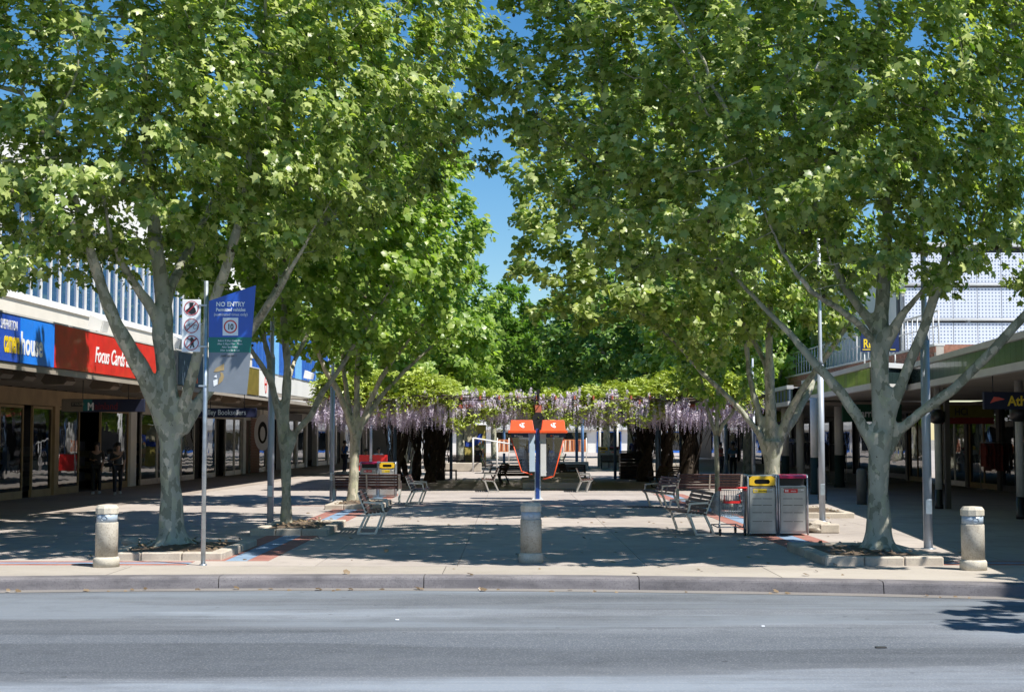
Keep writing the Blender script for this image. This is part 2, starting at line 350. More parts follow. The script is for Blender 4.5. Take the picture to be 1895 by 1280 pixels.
def norm(a): return a/np.maximum(np.linalg.norm(a, axis=-1, keepdims=True), 1e-9)
def frames(n, d):
    n = norm(n); d = norm(d - n*np.sum(n*d, axis=1, keepdims=True)); x = np.cross(d, n)
    return np.stack([x, d, n], axis=2)      # columns
def leaf_mesh(name, tpl, pos, R, sc, tint, m):
    V, F = tpl; F = np.array(F); N = len(pos); k = len(V)
    v = np.einsum('nij,kj->nki', R, V)*sc[:,None,None] + pos[:,None,:]
    f = (F[None]+ (np.arange(N)*k)[:,None,None]).reshape(-1,3)
    me = D.meshes.new(name); me.vertices.add(N*k); me.vertices.foreach_set('co', v.reshape(-1).astype(np.float32))
    nf = len(f); me.loops.add(nf*3); me.loops.foreach_set('vertex_index', f.reshape(-1).astype(np.int32))
    me.polygons.add(nf); me.polygons.foreach_set('loop_start', (np.arange(nf)*3).astype(np.int32))
    me.update(calc_edges=True)
    a = me.attributes.new('tint', 'FLOAT', 'FACE'); a.data.foreach_set('value', np.repeat(tint, len(F)).astype(np.float32))
    me.materials.append(m); return me
def rand_leaves(pos, out, up=.7, outw=.45, rnd=.5, droop=.55):
    n = len(pos)
    nn = np.array([0,0,1.0])*up + out*outw + rng.normal(size=(n,3))*rnd + np.array([.34,-.30,0])
    dd = out*.7 + rng.normal(size=(n,3))*.7 + np.array([0,0,-droop])
    return frames(nn, dd)
# ------------------------------------------------------------ branching
def resample(pts, rad, step=.28):
    pts = [np.array(p, float) for p in pts]; P_, R_ = [], []
    # Catmull-Rom
    n = len(pts)
    for i in range(n-1):
        p0 = pts[max(i-1,0)]; p1 = pts[i]; p2 = pts[i+1]; p3 = pts[min(i+2,n-1)]
        k = max(1, int(np.linalg.norm(p2-p1)/step))
        for j in range(k):
            t = j/k
            P_.append(.5*((2*p1)+(-p0+p2)*t+(2*p0-5*p1+4*p2-p3)*t*t+(-p0+3*p1-3*p2+p3)*t**3)); R_.append(rad[i]*(1-t)+rad[i+1]*t)
    P_.append(pts[-1]); R_.append(rad[-1]); return P_, R_
def colonize(seed, par, start, attr, step=.3, kill=.5, infl=3.0, iters=60, jit=.22):
    nodes = [np.array(p) for p in seed]; par = list(par)
    A = attr; pts = np.array(nodes); off = start
    d2 = ((A[:,None,:]-pts[None,off:,:])**2).sum(-1); near = d2.argmin(1)+off; dist = np.sqrt(d2.min(1))
    cnt = {}
    for it in range(iters):
        m = dist < (infl if it > 6 else 1e9)
        if not m.any(): break
        idx = near[m]; dirs = norm(A[m]-pts[idx]); u, inv = np.unique(idx, return_inverse=True)
        sm = np.zeros((len(u),3)); np.add.at(sm, inv, dirs); sm = norm(sm) + rng.normal(size=sm.shape)*jit + np.array([0,0,.03])
        sm = norm(sm)
        keep = np.array([cnt.get(int(q),0) < 3 for q in u])
        if not keep.any(): break
        u = u[keep]; sm = sm[keep]
        for q in u: cnt[int(q)] = cnt.get(int(q),0)+1
        new = pts[u]+sm*step; base = len(pts); pts = np.vstack([pts,new]); par += [int(q) for q in u]
        dn = np.sqrt(((A[:,None,:]-new[None])**2).sum(-1)); k = dn.argmin(1); dm = dn[np.arange(len(A)),k]
        b = dm < dist; near[b] = k[b]+base; dist[b] = dm[b]
        al = dist > kill; A = A[al]; near = near[al]; dist = dist[al]
        if len(A) == 0: break
    return pts, par
def lobe_points(lobes, n, p=.42):
    vol = np.array([l[3]*l[4]*l[5] for l in lobes]); c = rng.choice(len(lobes), n, p=vol/vol.sum())
    L = np.array([l[:6] for l in lobes])[c]; u = norm(rng.normal(size=(n,3)))*(rng.random((n,1))**p)
    return L[:,:3]+u*L[:,3:6]
def tree(label, base, limbs, lobes, nattr, nleaf, size, lm, bk, tpl, voxel=.035, trunk_r=.25, flare=1.0, cat='tree', name='plane_tree', kill=.5, group=None, singles=0, balls=0, step=.3, fullr=.016, leafout=.22, keepout=None, tubeN=(9,6,4)):
    root = empty(name, (base[0], base[1], 0), 0, label, cat, group)
    o = np.array([base[0], base[1], 0.0])
    seed, par, rad, solid = [], [], [], MB(); solid.smf = True
    first = True
    for pts, rr in limbs:
        ps, rs = resample(pts, rr)
        solid.tube(ps, rs, 14 if voxel else 8, True)
        if first:
            st0 = 0
        off = len(seed)
        if not first:
            # attach to closest existing
            arr = np.array(seed); j = int(((arr-ps[0])**2).sum(1).argmin())
        for i,(p,r) in enumerate(zip(ps,rs)):
            seed.append(p); rad.append(r); par.append((-1 if first else j) if i == 0 else off+i-1)
        if first: start = len(seed)-1
        first = False
    if flare:
        for k in range(7):
            a = k*2*math.pi/7+rng.random()*.5; R = trunk_r; L = R*(1.9+rng.random()*.8)*flare
            q = [o+np.array([math.cos(a)*R*.3, math.sin(a)*R*.3, R*1.5]), o+np.array([math.cos(a)*R*.8, math.sin(a)*R*.8, R*.5]), o+np.array([math.cos(a)*L, math.sin(a)*L, -.03])]
            ps, rs = resample(q, (R*.5, R*.42, R*.14), .08); solid.tube(ps, rs, 8)
    me = solid.mesh('trunk', bk)
    if voxel:
        me = evaluate(me, [('REMESH', dict(mode='VOXEL', voxel_size=voxel)), ('SMOOTH', dict(factor=.8, iterations=5))])
        n = len(me.vertices); co = np.zeros(n*3, np.float32); me.vertices.foreach_get('co', co); co = co.reshape(-1,3)
        w = (np.sin(co[:,2]*5.1+co[:,0]*9)+np.sin(co[:,1]*11+co[:,2]*3.3)+np.sin(co[:,0]*17-co[:,2]*7.7))*.006
        co[:,0] += w; co[:,1] += w*.6; me.vertices.foreach_set('co', co.reshape(-1)); 
    attr = lobe_points(lobes, nattr)
    if keepout is not None: attr = attr[keepout(attr)]
    pts, par = colonize(seed, par, start, attr, step=step, kill=kill)
    N = len(pts); ns = len(seed); acc = np.zeros(N); R = np.zeros(N); main = -np.ones(N, int); best = np.zeros(N); kids = [[] for _ in range(N)]
    tip = .006
    for i in range(N-1, -1, -1):
        r = max(tip, acc[i]**(1/2.25)); r = min(r, .09)
        if i < ns: r = rad[i]
        R[i] = r; p = par[i]
        if p >= 0:
            acc[p] += r**2.25 if i >= ns else 0; kids[p].append(i)
            if r > best[p]: best[p] = r; main[p] = i
    tw = MB(); tw.smf = True
    for i in range(ns, N):
        p = par[i]
        if p >= ns and main[p] == i: continue
        ch = [pts[p], pts[i]]; rr = [min(R[i]*1.15, R[p]), R[i]]; q = i
        while main[q] >= 0:
            q = main[q]; ch.append(pts[q]); rr.append(R[q])
        tw.tube(ch, rr, tubeN[0] if rr[0] > .06 else tubeN[1] if rr[0] > .02 else tubeN[2], False)
    # join trunk + branches in one mesh, root-local
    m2 = tw.mesh('t', bk, fix=False)
    bm = bmesh.new(); bm.from_mesh(me); bm.from_mesh(m2); bmesh.ops.translate(bm, vec=-Vector(o), verts=bm.verts)
    bm.to_mesh(me); bm.free(); D.meshes.remove(m2)
    me.materials.clear(); me.materials.append(bk)
    me.polygons.foreach_set('use_smooth', [True]*len(me.polygons)); me.name = 'trunk'
    put('trunk', me, root)
    cen = np.mean([l[:3] for l in lobes], axis=0)
    idx = np.arange(ns, N); f = idx[R[idx] < fullr]
    tipw = np.array([2.2 if main[i] < 0 else 1.0 for i in f]); c = rng.choice(f, nleaf, p=tipw/tipw.sum())
    pp = pts[np.array([par[i] for i in c])]; tt = rng.random((nleaf,1)); pos = pts[c]*tt+pp*(1-tt)
    out = norm(pos-cen-np.array([0,0,-.5])); off = norm(rng.normal(size=(nleaf,3))+out*.5+np.array([0,0,.1]))*(rng.random((nleaf,1))*leafout+.04)
    pos = pos+off
    if keepout is not None:
        k = keepout(pos); pos = pos[k]; off = off[k]; out = out[k]
    nl = len(pos)
    Rm = rand_leaves(pos, norm(off+out*.4)); sc = size*(.5+rng.random(nl)*.85); tint = np.clip(rng.normal(.42,.28,nl),0,1)
    if singles:
        d = np.linalg.norm(pos-np.array([0,0,CAM_H]), axis=1)
        vx = pos[:,0]/pos[:,1]; vz = (pos[:,2]-CAM_H)/pos[:,1]
        d[(np.abs(vx) > .345)|(vz > .30)|(vz < 0)] = 1e9
        s = np.argsort(d)[:singles]; ms = []
        for t in range(5): ms.append(leaf_mesh('leaf', tpl, np.zeros((1,3)), np.eye(3)[None], np.ones(1), np.array([.1+.2*t]), lm))
        for i in s:
            M = Matrix([[*(Rm[i][r]*sc[i]), pos[i][r]-o[r]] for r in range(3)]+[[0,0,0,1]])
            lf = D.objects.new('leaf', ms[min(4,int(tint[i]*5))]); COL.objects.link(lf); lf.parent = root; lf.matrix_local = M
        msk = np.ones(nl, bool); msk[s] = False; pos = pos[msk]; Rm = Rm[msk]; sc = sc[msk]; tint = tint[msk]
    cm = leaf_mesh('crown', tpl, pos-o, Rm, sc, tint, lm); tag(put('crown', cm, root), kind='stuff')
    if balls:
        b = MB(); b.smf = True
        for i in rng.choice(f, balls):
            z = pts[i]-o; L = .10+rng.random()*.12; bx = z+np.array([rng.normal()*.08, rng.normal()*.08, -L])
            b.tube([z, bx], .003, 3, False); b.lathe([(.008,-.03),(.026,-.014),(.028,.008),(.012,.026)], 6, bx)
        tag(b.build('seed_balls', M_ball, root), kind='stuff')
    return root
def LP(rows, base=None):
    """limb: rows (px, py, depth, radius in pixels)"""
    pts = [tuple(P(a,b,y)) for a,b,y,r in rows]; rad = [r*y/FPX for a,b,y,r in rows]; return pts, rad
# ------------------------------------------------------------ ground
g = MB(); g.box(-700,700,-300,1400,-.9,-.3); tag(g.build('ground', M_ground), kind='structure')
g = MB()
NX = 40
_k=[tuple(G(x,y).xy) for x,y in ((0,1070),(200,1068),(400,1066.5),(700,1065.5),(960,1066.5),(1200,1069.5),(1450,1073.5),(1615,1076),(1895,1081))]
_q=np.polyfit([p[0] for p in _k],[p[1] for p in _k],2)
kp = [(-60,13.4),(-30,15.3)]+[(float(x),float(np.polyval(_q,x))) for x in np.arange(-14,13,.5)]+[(30,12.6),(60,7)]
def kerb_y(x):
    for (x0,y0),(x1,y1) in zip(kp, kp[1:]):
        if x0 <= x <= x1: return y0+(y1-y0)*(x-x0)/(x1-x0)
    return kp[-1][1]
g.quad((-60,-50,-.15),(60,-50,-.15),(60,20,-.15),(-60,20,-.15)); tag(g.build('road', M_road), kind='structure')
gt = MB()
for (a,b),(c,d) in zip(kp, kp[1:]): gt.quad((a,b-.30,-.146),(c,d-.30,-.146),(c,d+.05,-.146),(a,b+.05,-.146))
tag(gt.build('gutter', M_gutter), kind='structure')
kb = empty('kerb'); tag(kb, kind='structure')
cuts = [-14,-10.2,-7.6]+[G(x,1068).x for x in (401,783,1182,1615)]+[7.4,10.5,14]
sub = [p[0] for p in kp]
def thin(L,ks): return [(p,[r*k for r in rr]) for (p,rr),k in zip(L,ks)]
for a, b in zip(cuts, cuts[1:]):
    k = MB(); xs = sorted([a+.006, b-.006]+[s for s in sub if a+.02 < s < b-.02]); prof = [(.0,-.152),(.022,-.04),(.032,-.018),(.055,-.004),(.085,0.0),(.33,.001),(.33,-.15)]
    m = len(prof)
    for x in xs:
        for dy, z in prof: k.v.append(Vector((x, kerb_y(x)+dy, z)))
    for q in range(len(xs)-1):
        for i in range(m-1): k._f((q*m+i, q*m+i+1, (q+1)*m+i+1, (q+1)*m+i), False)
    k._f(tuple(range(m)), False); k._f(tuple((len(xs)-1)*m+i for i in reversed(range(m))), False)
    k.build('kerb_stone', M_kerb, kb)
# paved mall: base sheet, verge strip, slabs
pv = MB()
VY = G(950,1047).y
xs = sorted(set([-60,60]+[p[0] for p in kp]))
for a,b in zip(kp, kp[1:]): pv.quad((a[0],a[1]+.3,-.022),(b[0],b[1]+.3,-.022),(b[0],400,-.022),(a[0],400,-.022))
tag(pv.build('pavement', M_joint), kind='structure')
pvo = D.objects['pavement']
vg = MB(); vcuts = [-60,-9.5,-5.2,-.9,3.4,7.7,60]
for a0,b0 in zip(vcuts,vcuts[1:]):
    vg = MB(); xs = sorted([a0+.005,b0-.005]+[s for s in sub if a0+.02<s<b0-.02])
    for x0,x1 in zip(xs,xs[1:]):
        vg.quad((x0,kerb_y(x0)+.335,0),(x1,kerb_y(x1)+.335,0),(x1,VY-.01,0),(x0,VY-.01,0))
        vg.quad((x0,VY-.01,0),(x1,VY-.01,0),(x1,VY-.01,-.02),(x0,VY-.01,-.02))
    vg.build('verge_slab', M_verge, pvo)
SX = [-7.9,-5.3,-2.7,-.75,1.85,4.45,7.05]
slabs = {}
ys = [VY+3.05*i for i in range(0,11)]
for xi, (x0,x1) in enumerate(zip(SX, SX[1:])):
    for y0,y1 in zip(ys, ys[1:]):
        key = (round(x1-x0,3))
        if key not in slabs:
            b = MB(); b.box(.004, x1-x0-.004, .005, 3.045, -.02, 0); slabs[key] = b.mesh('paving_slab', M_slab)
        o = put('paving_slab', slabs[key], pvo, (x0,y0,0))
f = MB(); f.quad((SX[0],ys[-1],0),(SX[-1],ys[-1],0),(14,300,0),(-14,300,0)); f.build('far_paving', M_slab, pvo)
f = MB(); f.quad((-60,VY,0),(SX[0]-.004,VY,0),(SX[0]-.004,ys[-1],0),(-60,ys[-1],0)); f.quad((-60,ys[-1],0),(SX[0]-.004,ys[-1],0),(-14,300,0),(-60,300,0)); f.build('shopside_paving', M_slab, pvo)
f = MB(); f.quad((SX[-1]+.004,VY,0),(60,VY,0),(60,ys[-1],0),(SX[-1]+.004,ys[-1],0)); f.quad((SX[-1]+.004,ys[-1],0),(60,ys[-1],0),(60,300,0),(14,300,0)); f.build('shopside_paving', M_slab, pvo)
# darker tiled apron under the awnings (left)
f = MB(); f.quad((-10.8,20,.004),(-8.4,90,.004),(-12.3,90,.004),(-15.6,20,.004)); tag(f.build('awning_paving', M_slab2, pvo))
# coloured paver bands, individually laid
pm = {}
def paver(m, sx, sy):
    k=(m.name,sx,sy)
    if k not in pm: b = MB(); b.box(.004,sx-.004,.004,sy-.004,-.01,.005); pm[k]=b.mesh('paver', m)
    return pm[k]
def band(x0, y0, y1, n, side):
    cnt = 0; st = MB()
    y = y0
    while y < y1:
        for j, m in enumerate((M_red, M_blue, M_red)):
            xx = x0+j*.31
            if cnt < 130: put('paver', paver(m,.31,.31), pvo, (xx,y,0)); cnt += 1
            else: st.mat(0 if m is M_red else 1).box(xx+.004,xx+.306,y+.004,y+.306,-.01,.005)
        y += .31
    if st.v: tag(st.build('paver_band', [M_red, M_blue], pvo), kind='stuff')
band(-4.40, 20.65, 45.0, 0, 0); band(4.40, 20.65, 45.0, 0, 0)
cr = MB()
def cross(x0,x1,y0):
    x = x0
    while x < x1-.2:
        for j, m in enumerate((M_red, M_blue, M_red)): put('paver', paver(m,.31,.2), pvo, (x,y0+j*.2,0.001))
        x += .31
cross(-7.6,-4.4,19.98); cross(4.4,7.5,19.98)
x = -6.4     # thin brick course across the mall
while x < 6.2:
    put('paver', paver(M_brick,.42,.3), pvo, (x,37.2,0.001)); x += .43
gr = MB()
gx = G(1195,938)
for i in range(9): gr.box(gx.x-.45+i*.1, gx.x-.39+i*.1, gx.y-.18, gx.y+.18, .008, .018)
gr.box(gx.x-.47,gx.x+.47,gx.y-.2,gx.y+.2,.0068,.0082); tag(gr.build('drain_grate', M_darkm), 'dark slotted drain grate set in the brick course by the right benches', 'drain grate')
# ------------------------------------------------------------ tree plots
def plot(x0,x1,y0,y1,h,label,w=.2,stones=3, soil=True):
    r = empty('tree_kerb', ((x0+x1)/2,(y0+y1)/2,0), 0, label, 'tree kerb', 'raised concrete tree kerbs')
    cx,cy=(x0+x1)/2,(y0+y1)/2; x0-=cx;x1-=cx;y0-=cy;y1-=cy
    def run(a,b,c,d,n,ax):
        for i in range(n):
            if ax=='x': A=a+(b-a)*i/n; B=a+(b-a)*(i+1)/n; m=MB().box(A+.004,B-.004,c,d,-.02,h+rng.normal()*.003,bv=.018)
            else: A=c+(d-c)*i/n; B=c+(d-c)*(i+1)/n; m=MB().box(a,b,A+.004,B-.004,-.02,h+rng.normal()*.003,bv=.018)
            m.build('edging_stone', M_plotk, r)
    run(x0,x1,y0,y0+w,stones,'x'); run(x0,x1,y1-w,y1,stones,'x'); run(x0,x0+w,y0+w,y1-w,stones-1,'y'); run(x1-w,x1,y0+w,y1-w,stones-1,'y')
    if soil:
        m = MB(); nx=14; ny=12; b=0
        for j in range(ny+1):
            for i in range(nx+1):
                X=x0+w+(x1-x0-2*w)*i/nx; Y=y0+w+(y1-y0-2*w)*j/ny; e=min(i,nx-i,j,ny-j)/4; m.v.append(Vector((X,Y,h-.035+min(1,e)*.05*rng.random()+.02*min(1,e))))
        for j in range(ny):
            for i in range(nx): k=j*(nx+1)+i; m._f((k,k+1,k+nx+2,k+nx+1), True)
        m.build('soil', M_soil, r)
    # leaf litter
    n=60; pos=np.stack([rng.uniform(x0+w,x1-w,n),rng.uniform(y0+w,y1-w,n),np.full(n,h+.03)],1)
    lm=leaf_mesh('litter', LEAF_MD, pos, rand_leaves(pos, rng.normal(size=(n,3))*.2, 1,.1,.25,0), (.04+rng.random(n)*.04), rng.random(n)*.8, M_litter)
    tag(put('litter', lm, r), kind='stuff')
    return r
M_litter = leaf_mat('dry leaf', (.10,.065,.035), (.26,.19,.12), .1, (1,1,1))
a=G(172,1040); b_=G(412,1036)
plot(a.x,b_.x,20.75,23.6,.11,'raised concrete kerb box full of soil around the front left plane tree')
a=G(1527,1046); b_=G(1747,1046)
plot(a.x,b_.x,19.9,22.7,.12,'raised concrete kerb box around the front right plane tree, brightly lit front')
a=G(462,991); b_=G(606,991)
plot(a.x,b_.x,25.9,28.9,.12,'raised concrete kerb box around the slim second plane tree on the left')
a=G(596,944); b_=G(710,940)
plot(a.x,b_.x,35.4,38.7,.12,'low round shouldered kerb box at the foot of the third left tree, beside the long bench')
a=G(1280,935); b_=G(1385,935)
plot(a.x,b_.x,36.2,38.9,.10,'low kerb box at the foot of the thin young tree behind the trolley')
plot(G(1392,960).x,G(1392,960).x+2.3,31.6,34.6,.12,'kerb box mostly hidden behind the big bins, at the second right tree')
# rocks
for x,y,s,l in ((1515,985,.21,'pale rough boulder lying right of the big waste bins'),(241,1017,.12,'small white stone in the front left tree pit')):
    bm=bmesh.new(); bmesh.ops.create_icosphere(bm, subdivisions=3, radius=s)
    for v in bm.verts:
        v.co = Vector((v.co.x*1.25, v.co.y, v.co.z*.62))*(1+.13*math.sin(v.co.x*23+2)*math.cos(v.co.y*19+v.co.z*31))
    me=D.meshes.new('boulder'); bm.to_mesh(me); bm.free(); me.materials.append(M_plotk); p=G(x,y); tag(put('boulder',me,None,(p.x,p.y,s*.45+(.08 if s<.15 else 0))),l,'rock')
# concrete block right of bins
p=G(1528,984); tag(MB().box(-.18,.18,-.12,.12,0,.17,bv=.02).build('concrete_block', M_plotk, None,(p.x,p.y-.25,0)),'small square concrete block beside the boulder right of the bins','block')
# ------------------------------------------------------------ trees
T1=22.3
limbs=[([(P(318,1015,T1).x,T1,-.05), tuple(P(316,900,T1)), tuple(P(315,830,T1)), tuple(P(314,765,T1))],[.25,.178,.182,.215]),
 LP([(312,800,T1,20),(287,735,T1-.1,19),(255,672,T1-.3,17),(215,600,T1-.6,14),(185,520,T1-.9,12.5),(158,430,T1-1.3,10),(128,330,T1-1.8,7),(100,220,T1-2.1,4)]),
 LP([(318,790,T1,22),(309,700,T1,23),(302,620,T1,23),(300,540,T1+.1,19),(288,440,T1+.1,16),(274,300,T1+.1,13),(268,150,T1,9),(262,0,T1,7),(266,-150,T1,4)]),
 LP([(302,590,T1,11),(322,520,T1+.4,11),(348,465,T1+.9,9),(385,390,T1+1.5,7),(420,300,T1+2,5)]),
 LP([(296,600,T1,13),(272,556,T1-.2,12),(240,515,T1-.5,10),(205,440,T1-.9,7),(190,340,T1-1.2,5)]),
 LP([(328,795,T1,17),(345,735,T1-.1,16),(362,665,T1-.2,15),(395,560,T1-.4,14),(430,455,T1-.7,13),(452,360,T1-.9,10),(468,210,T1-1,7),(480,70,T1-1.1,4)]),
 LP([(335,800,T1,17),(375,735,T1+.1,16),(430,665,T1+.3,14),(478,592,T1+.5,13),(512,540,T1+.7,12),(560,460,T1+1,10),(640,370,T1+1.3,7.5),(730,285,T1+1.5,5),(810,215,T1+1.5,3.5)]),
 LP([(470,600,T1+.4,10),(500,560,T1-.2,9),(530,515,T1-.8,8),(570,440,T1-1.4,6),(640,330,T1-2,4)])]
limbs=thin(limbs,[.9,.95,.82,.9,.85,.72,.74,.75])
t1lobes=[(-5.3,22.2,8.6,5.4,4.6,4.4),(-8.5,19.6,5.6,2.2,2.0,2.1),(-2.6,20.8,7.4,2.7,2.6,2.6),(-1.2,21.5,7.0,1.7,2.2,2.0),(-3.7,19.8,5.6,2.5,1.6,1.4),(-7.9,20.6,7.8,2.3,2.0,3.2),(-9.6,22,8.5,3,4,3.6),(-5.4,20.2,6.6,3.4,2.0,1.9),(-7.2,18.7,4.7,1.7,1.4,1.4),(-7.6,20.5,4.6,2.0,1.6,1.3)]
tree('broad plane tree with five thick mottled limbs behind the notice post, front left', (P(318,1015,T1).x,T1), limbs, t1lobes, 3600, 76000, .122, M_leafA, M_bark, LEAF_HI, trunk_r=.25, group='plane trees along the mall', singles=290, balls=260, kill=.42,
  keepout=lambda q: (q[:,2] > 4.1+.45*np.sin(q[:,0]*2.1+q[:,1])-.9*(q[:,0]<-6.3)) & ~((q[:,0]<-5.0)&(q[:,1]>23.8)) & (q[:,0] < -.45+.45*np.sin(q[:,2]*2.3)+.6*(q[:,2]>6.3)))
T2=21.3
limbs=[([(P(1627,1025,T2).x,T2,-.05), tuple(P(1626,910,T2)), tuple(P(1627,850,T2)), tuple(P(1628,800,T2))],[.23,.168,.17,.195]),
 LP([(1622,840,T2,15),(1604,802,T2,15),(1561,732,T2,14),(1507,670,T2,12.5),(1455,610,T2+.2,9.5),(1390,545,T2+.5,7.5),(1330,480,T2+.8,6),(1240,395,T2+1.2,4.5),(1150,310,T2+1.5,3)]),
 LP([(1629,830,T2,18),(1630,740,T2,18),(1628,640,T2,19),(1632,570,T2+.1,15),(1637,500,T2+.2,14),(1642,400,T2+.3,11),(1642,250,T2+.4,8),(1636,100,T2+.4,6),(1632,-60,T2+.4,4)]),
 LP([(1622,640,T2,10),(1594,604,T2-.3,10),(1545,566,T2-.7,9),(1500,538,T2-1.1,8),(1450,470,T2-1.4,6),(1410,380,T2-1.6,5),(1370,260,T2-1.8,3.5)]),
 LP([(1622,620,T2,12),(1600,580,T2+.2,12),(1562,530,T2+.5,11),(1543,480,T2+.7,10),(1520,420,T2+1,8.5),(1490,300,T2+1.3,7),(1460,160,T2+1.5,5.5),(1440,20,T2+1.6,4)]),
 LP([(1636,645,T2,14),(1652,615,T2-.1,14),(1672,578,T2-.3,9),(1700,545,T2-.6,7),(1750,490,T2-1,5.5),(1790,420,T2-1.3,4)]),
 LP([(1634,830,T2,15),(1655,745,T2-.1,15),(1684,670,T2-.2,14),(1708,610,T2-.4,13),(1732,540,T2-.5,12),(1752,470,T2-.6,10),(1780,380,T2-.8,8.5),(1812,270,T2-1,7),(1842,150,T2-1.1,5.5),(1880,10,T2-1.2,4)]),
 LP([(1634,850,T2,14),(1660,800,T2,14.5),(1700,765,T2-.2,14),(1762,722,T2-.5,14),(1808,678,T2-.7,13.5),(1861,622,T2-.9,13),(1905,572,T2-1,12),(1990,490,T2-1.2,9),(2090,400,T2-1.4,6)])]
limbs=thin(limbs,[.92,.74,.92,.8,.8,.85,.76,.74])
t2lobes=[(4.9,21.3,8.7,4.6,4.6,4.4),(1.9,20.8,7.6,2.3,2.8,3.4),(.8,20.4,7.6,1.6,1.8,2.2),(7.4,20,6.5,2.3,3.0,2.7),(5.2,19.4,6.7,3.2,2.0,1.9),(7.0,19.2,4.9,1.6,1.5,1.2),(7.5,19.9,4.7,2.0,1.9,1.3),(5.8,20.5,5.1,3.2,2.4,1.6),(2.4,20.2,5.3,2.1,1.9,1.5),(4.6,18.9,4.9,2.8,1.3,1.3)]
tree('broad pale barked plane tree with long side limbs in the lit kerb box, front right', (P(1627,1025,T2).x,T2), limbs, t2lobes, 3600, 72000, .12, M_leafA, M_bark, LEAF_HI, trunk_r=.24, group='plane trees along the mall', singles=290, balls=260, kill=.42,
  keepout=lambda q: (q[:,2] > 3.85+.4*np.sin(q[:,0]*1.9+q[:,1])-.4*(q[:,0]>6.0)+.3*(np.abs(q[:,0]-4.2)<.8)) & (q[:,0] > -.35+.4*np.sin(q[:,2]*1.7+1)-.6*(q[:,2]>5.9)))
T3=27.7
limbs=[([(P(530,978,T3).x,T3,.0), tuple(P(530,920,T3)), tuple(P(529,860,T3)), tuple(P(527,815,T3))],[.12,.10,.10,.125]),
 LP([(525,830,T3,9),(512,745,T3-.1,8.5),(500,700,T3-.3,8),(478,668,T3-.5,6),(455,630,T3-.8,5),(430,560,T3-1,3.5)]),
 LP([(505,720,T3-.2,6),(496,660,T3,6),(484,600,T3+.2,5),(470,520,T3+.4,4)]),
 LP([(527,830,T3,9),(531,705,T3,9),(528,620,T3+.1,8),(522,530,T3+.2,6.5),(518,440,T3+.2,5),(514,350,T3+.2,3.5)]),
 LP([(532,705,T3,6),(545,670,T3+.3,6),(563,630,T3+.7,5),(590,570,T3+1.1,4)]),
 LP([(533,840,T3,9),(548,800,T3,8.5),(575,768,T3-.2,8),(598,722,T3-.4,7.5),(628,684,T3-.6,7),(655,640,T3-.9,6),(700,570,T3-1.2,4.5),(740,500,T3-1.4,3)])]
limbs=thin(limbs,[1,.9,.9,.9,.9,.78])
tree('slim plane tree with one long limb leaning right, second on the left', (P(530,978,T3).x,T3), limbs, [(-4.4,28.2,7.3,4.3,3.6,3.7),(-4.6,27,5.4,3.4,2.6,1.6),(-4.2,26.0,5.0,3.0,1.3,1.5)], 1800, 34000, .132, M_leafB, M_barkB, LEAF_MD, voxel=.03, trunk_r=.12, group='plane trees along the mall', balls=120,
  keepout=lambda q: (q[:,2] > 3.3+.45*np.sin(q[:,0]*2.4)) & (q[:,0] < -1.1+.3*np.sin(q[:,2]*2)) & ~((q[:,0]<-6.4)&(q[:,1]<28.2)))
T4=37.6
limbs=[([(P(652,935,T4).x,T4,.0), tuple(P(654,890,T4)), tuple(P(656,840,T4)), tuple(P(658,800,T4))],[.18,.13,.13,.145]),
 LP([(656,810,T4,7),(643,765,T4-.1,6),(622,715,T4-.3,5.5),(600,680,T4-.6,4.5),(580,620,T4-.9,3.5)]),
 LP([(658,810,T4,7.5),(660,730,T4,6),(662,655,T4,5),(664,560,T4,4),(664,470,T4,3)]),
 LP([(655,800,T4,6),(640,720,T4+.4,5),(635,660,T4+.8,4),(630,580,T4+1,3)]),
 LP([(661,812,T4,7),(678,760,T4,5.5),(705,700,T4-.2,5),(735,655,T4-.4,4),(790,590,T4-.6,3)]),
 LP([(668,790,T4,5),(700,740,T4+.2,5),(745,690,T4+.5,4),(800,640,T4+.8,3)])]
tree('small plane tree with a burl on its trunk, third on the left', (P(652,935,T4).x,T4), limbs, [(-3.9,38.2,7.2,4.4,3.4,3.9),(-4,37,5,3,2.4,1.3),(-1.7,37.5,6.8,2.0,2,2.7)], 1500, 25000, .145, M_leafB, M_barkB, LEAF_MD, voxel=.03, trunk_r=.12, group='plane trees along the mall',
  keepout=lambda q: (q[:,2] > 3.2+.4*np.sin(q[:,0]*2.4)) & (q[:,0] < -.8+.4*np.sin(q[:,2]*2)))
T6=33.0
limbs=[([(P(1428,958,T6).x,T6,.0), tuple(P(1428,900,T6)), tuple(P(1428,860,T6)), tuple(P(1428,815,T6))],[.23,.195,.20,.25]),
 LP([(1418,840,T6,11),(1404,800,T6-.1,9.5),(1376,765,T6,8.5),(1336,724,T6,7.5),(1300,690,T6+.1,6.5),(1255,640,T6+.3,5),(1200,590,T6+.6,4),(1130,530,T6+1,2.5)]),
 LP([(1420,830,T6,9),(1400,750,T6+.1,8),(1388,700,T6+.2,7),(1378,600,T6+.3,6),(1372,490,T6+.4,4)]),
 LP([(1428,840,T6,15),(1427,770,T6,14),(1424,700,T6,12),(1424,610,T6,9),(1426,480,T6,7),(1430,350,T6,4)]),
 LP([(1424,690,T6,7),(1400,640,T6+.4,7),(1370,590,T6+.8,6),(1330,520,T6+1.2,4)]),
 LP([(1436,840,T6,13),(1456,775,T6,11),(1484,722,T6-.2,9),(1512,682,T6-.4,8),(1550,630,T6-.7,7),(1590,560,T6-1,5.5),(1640,480,T6-1.2,3.5)]),
 LP([(1440,820,T6,10),(1475,765,T6+.3,9),(1505,705,T6+.7,8),(1530,640,T6+1.1,6),(1560,560,T6+1.5,4)])]
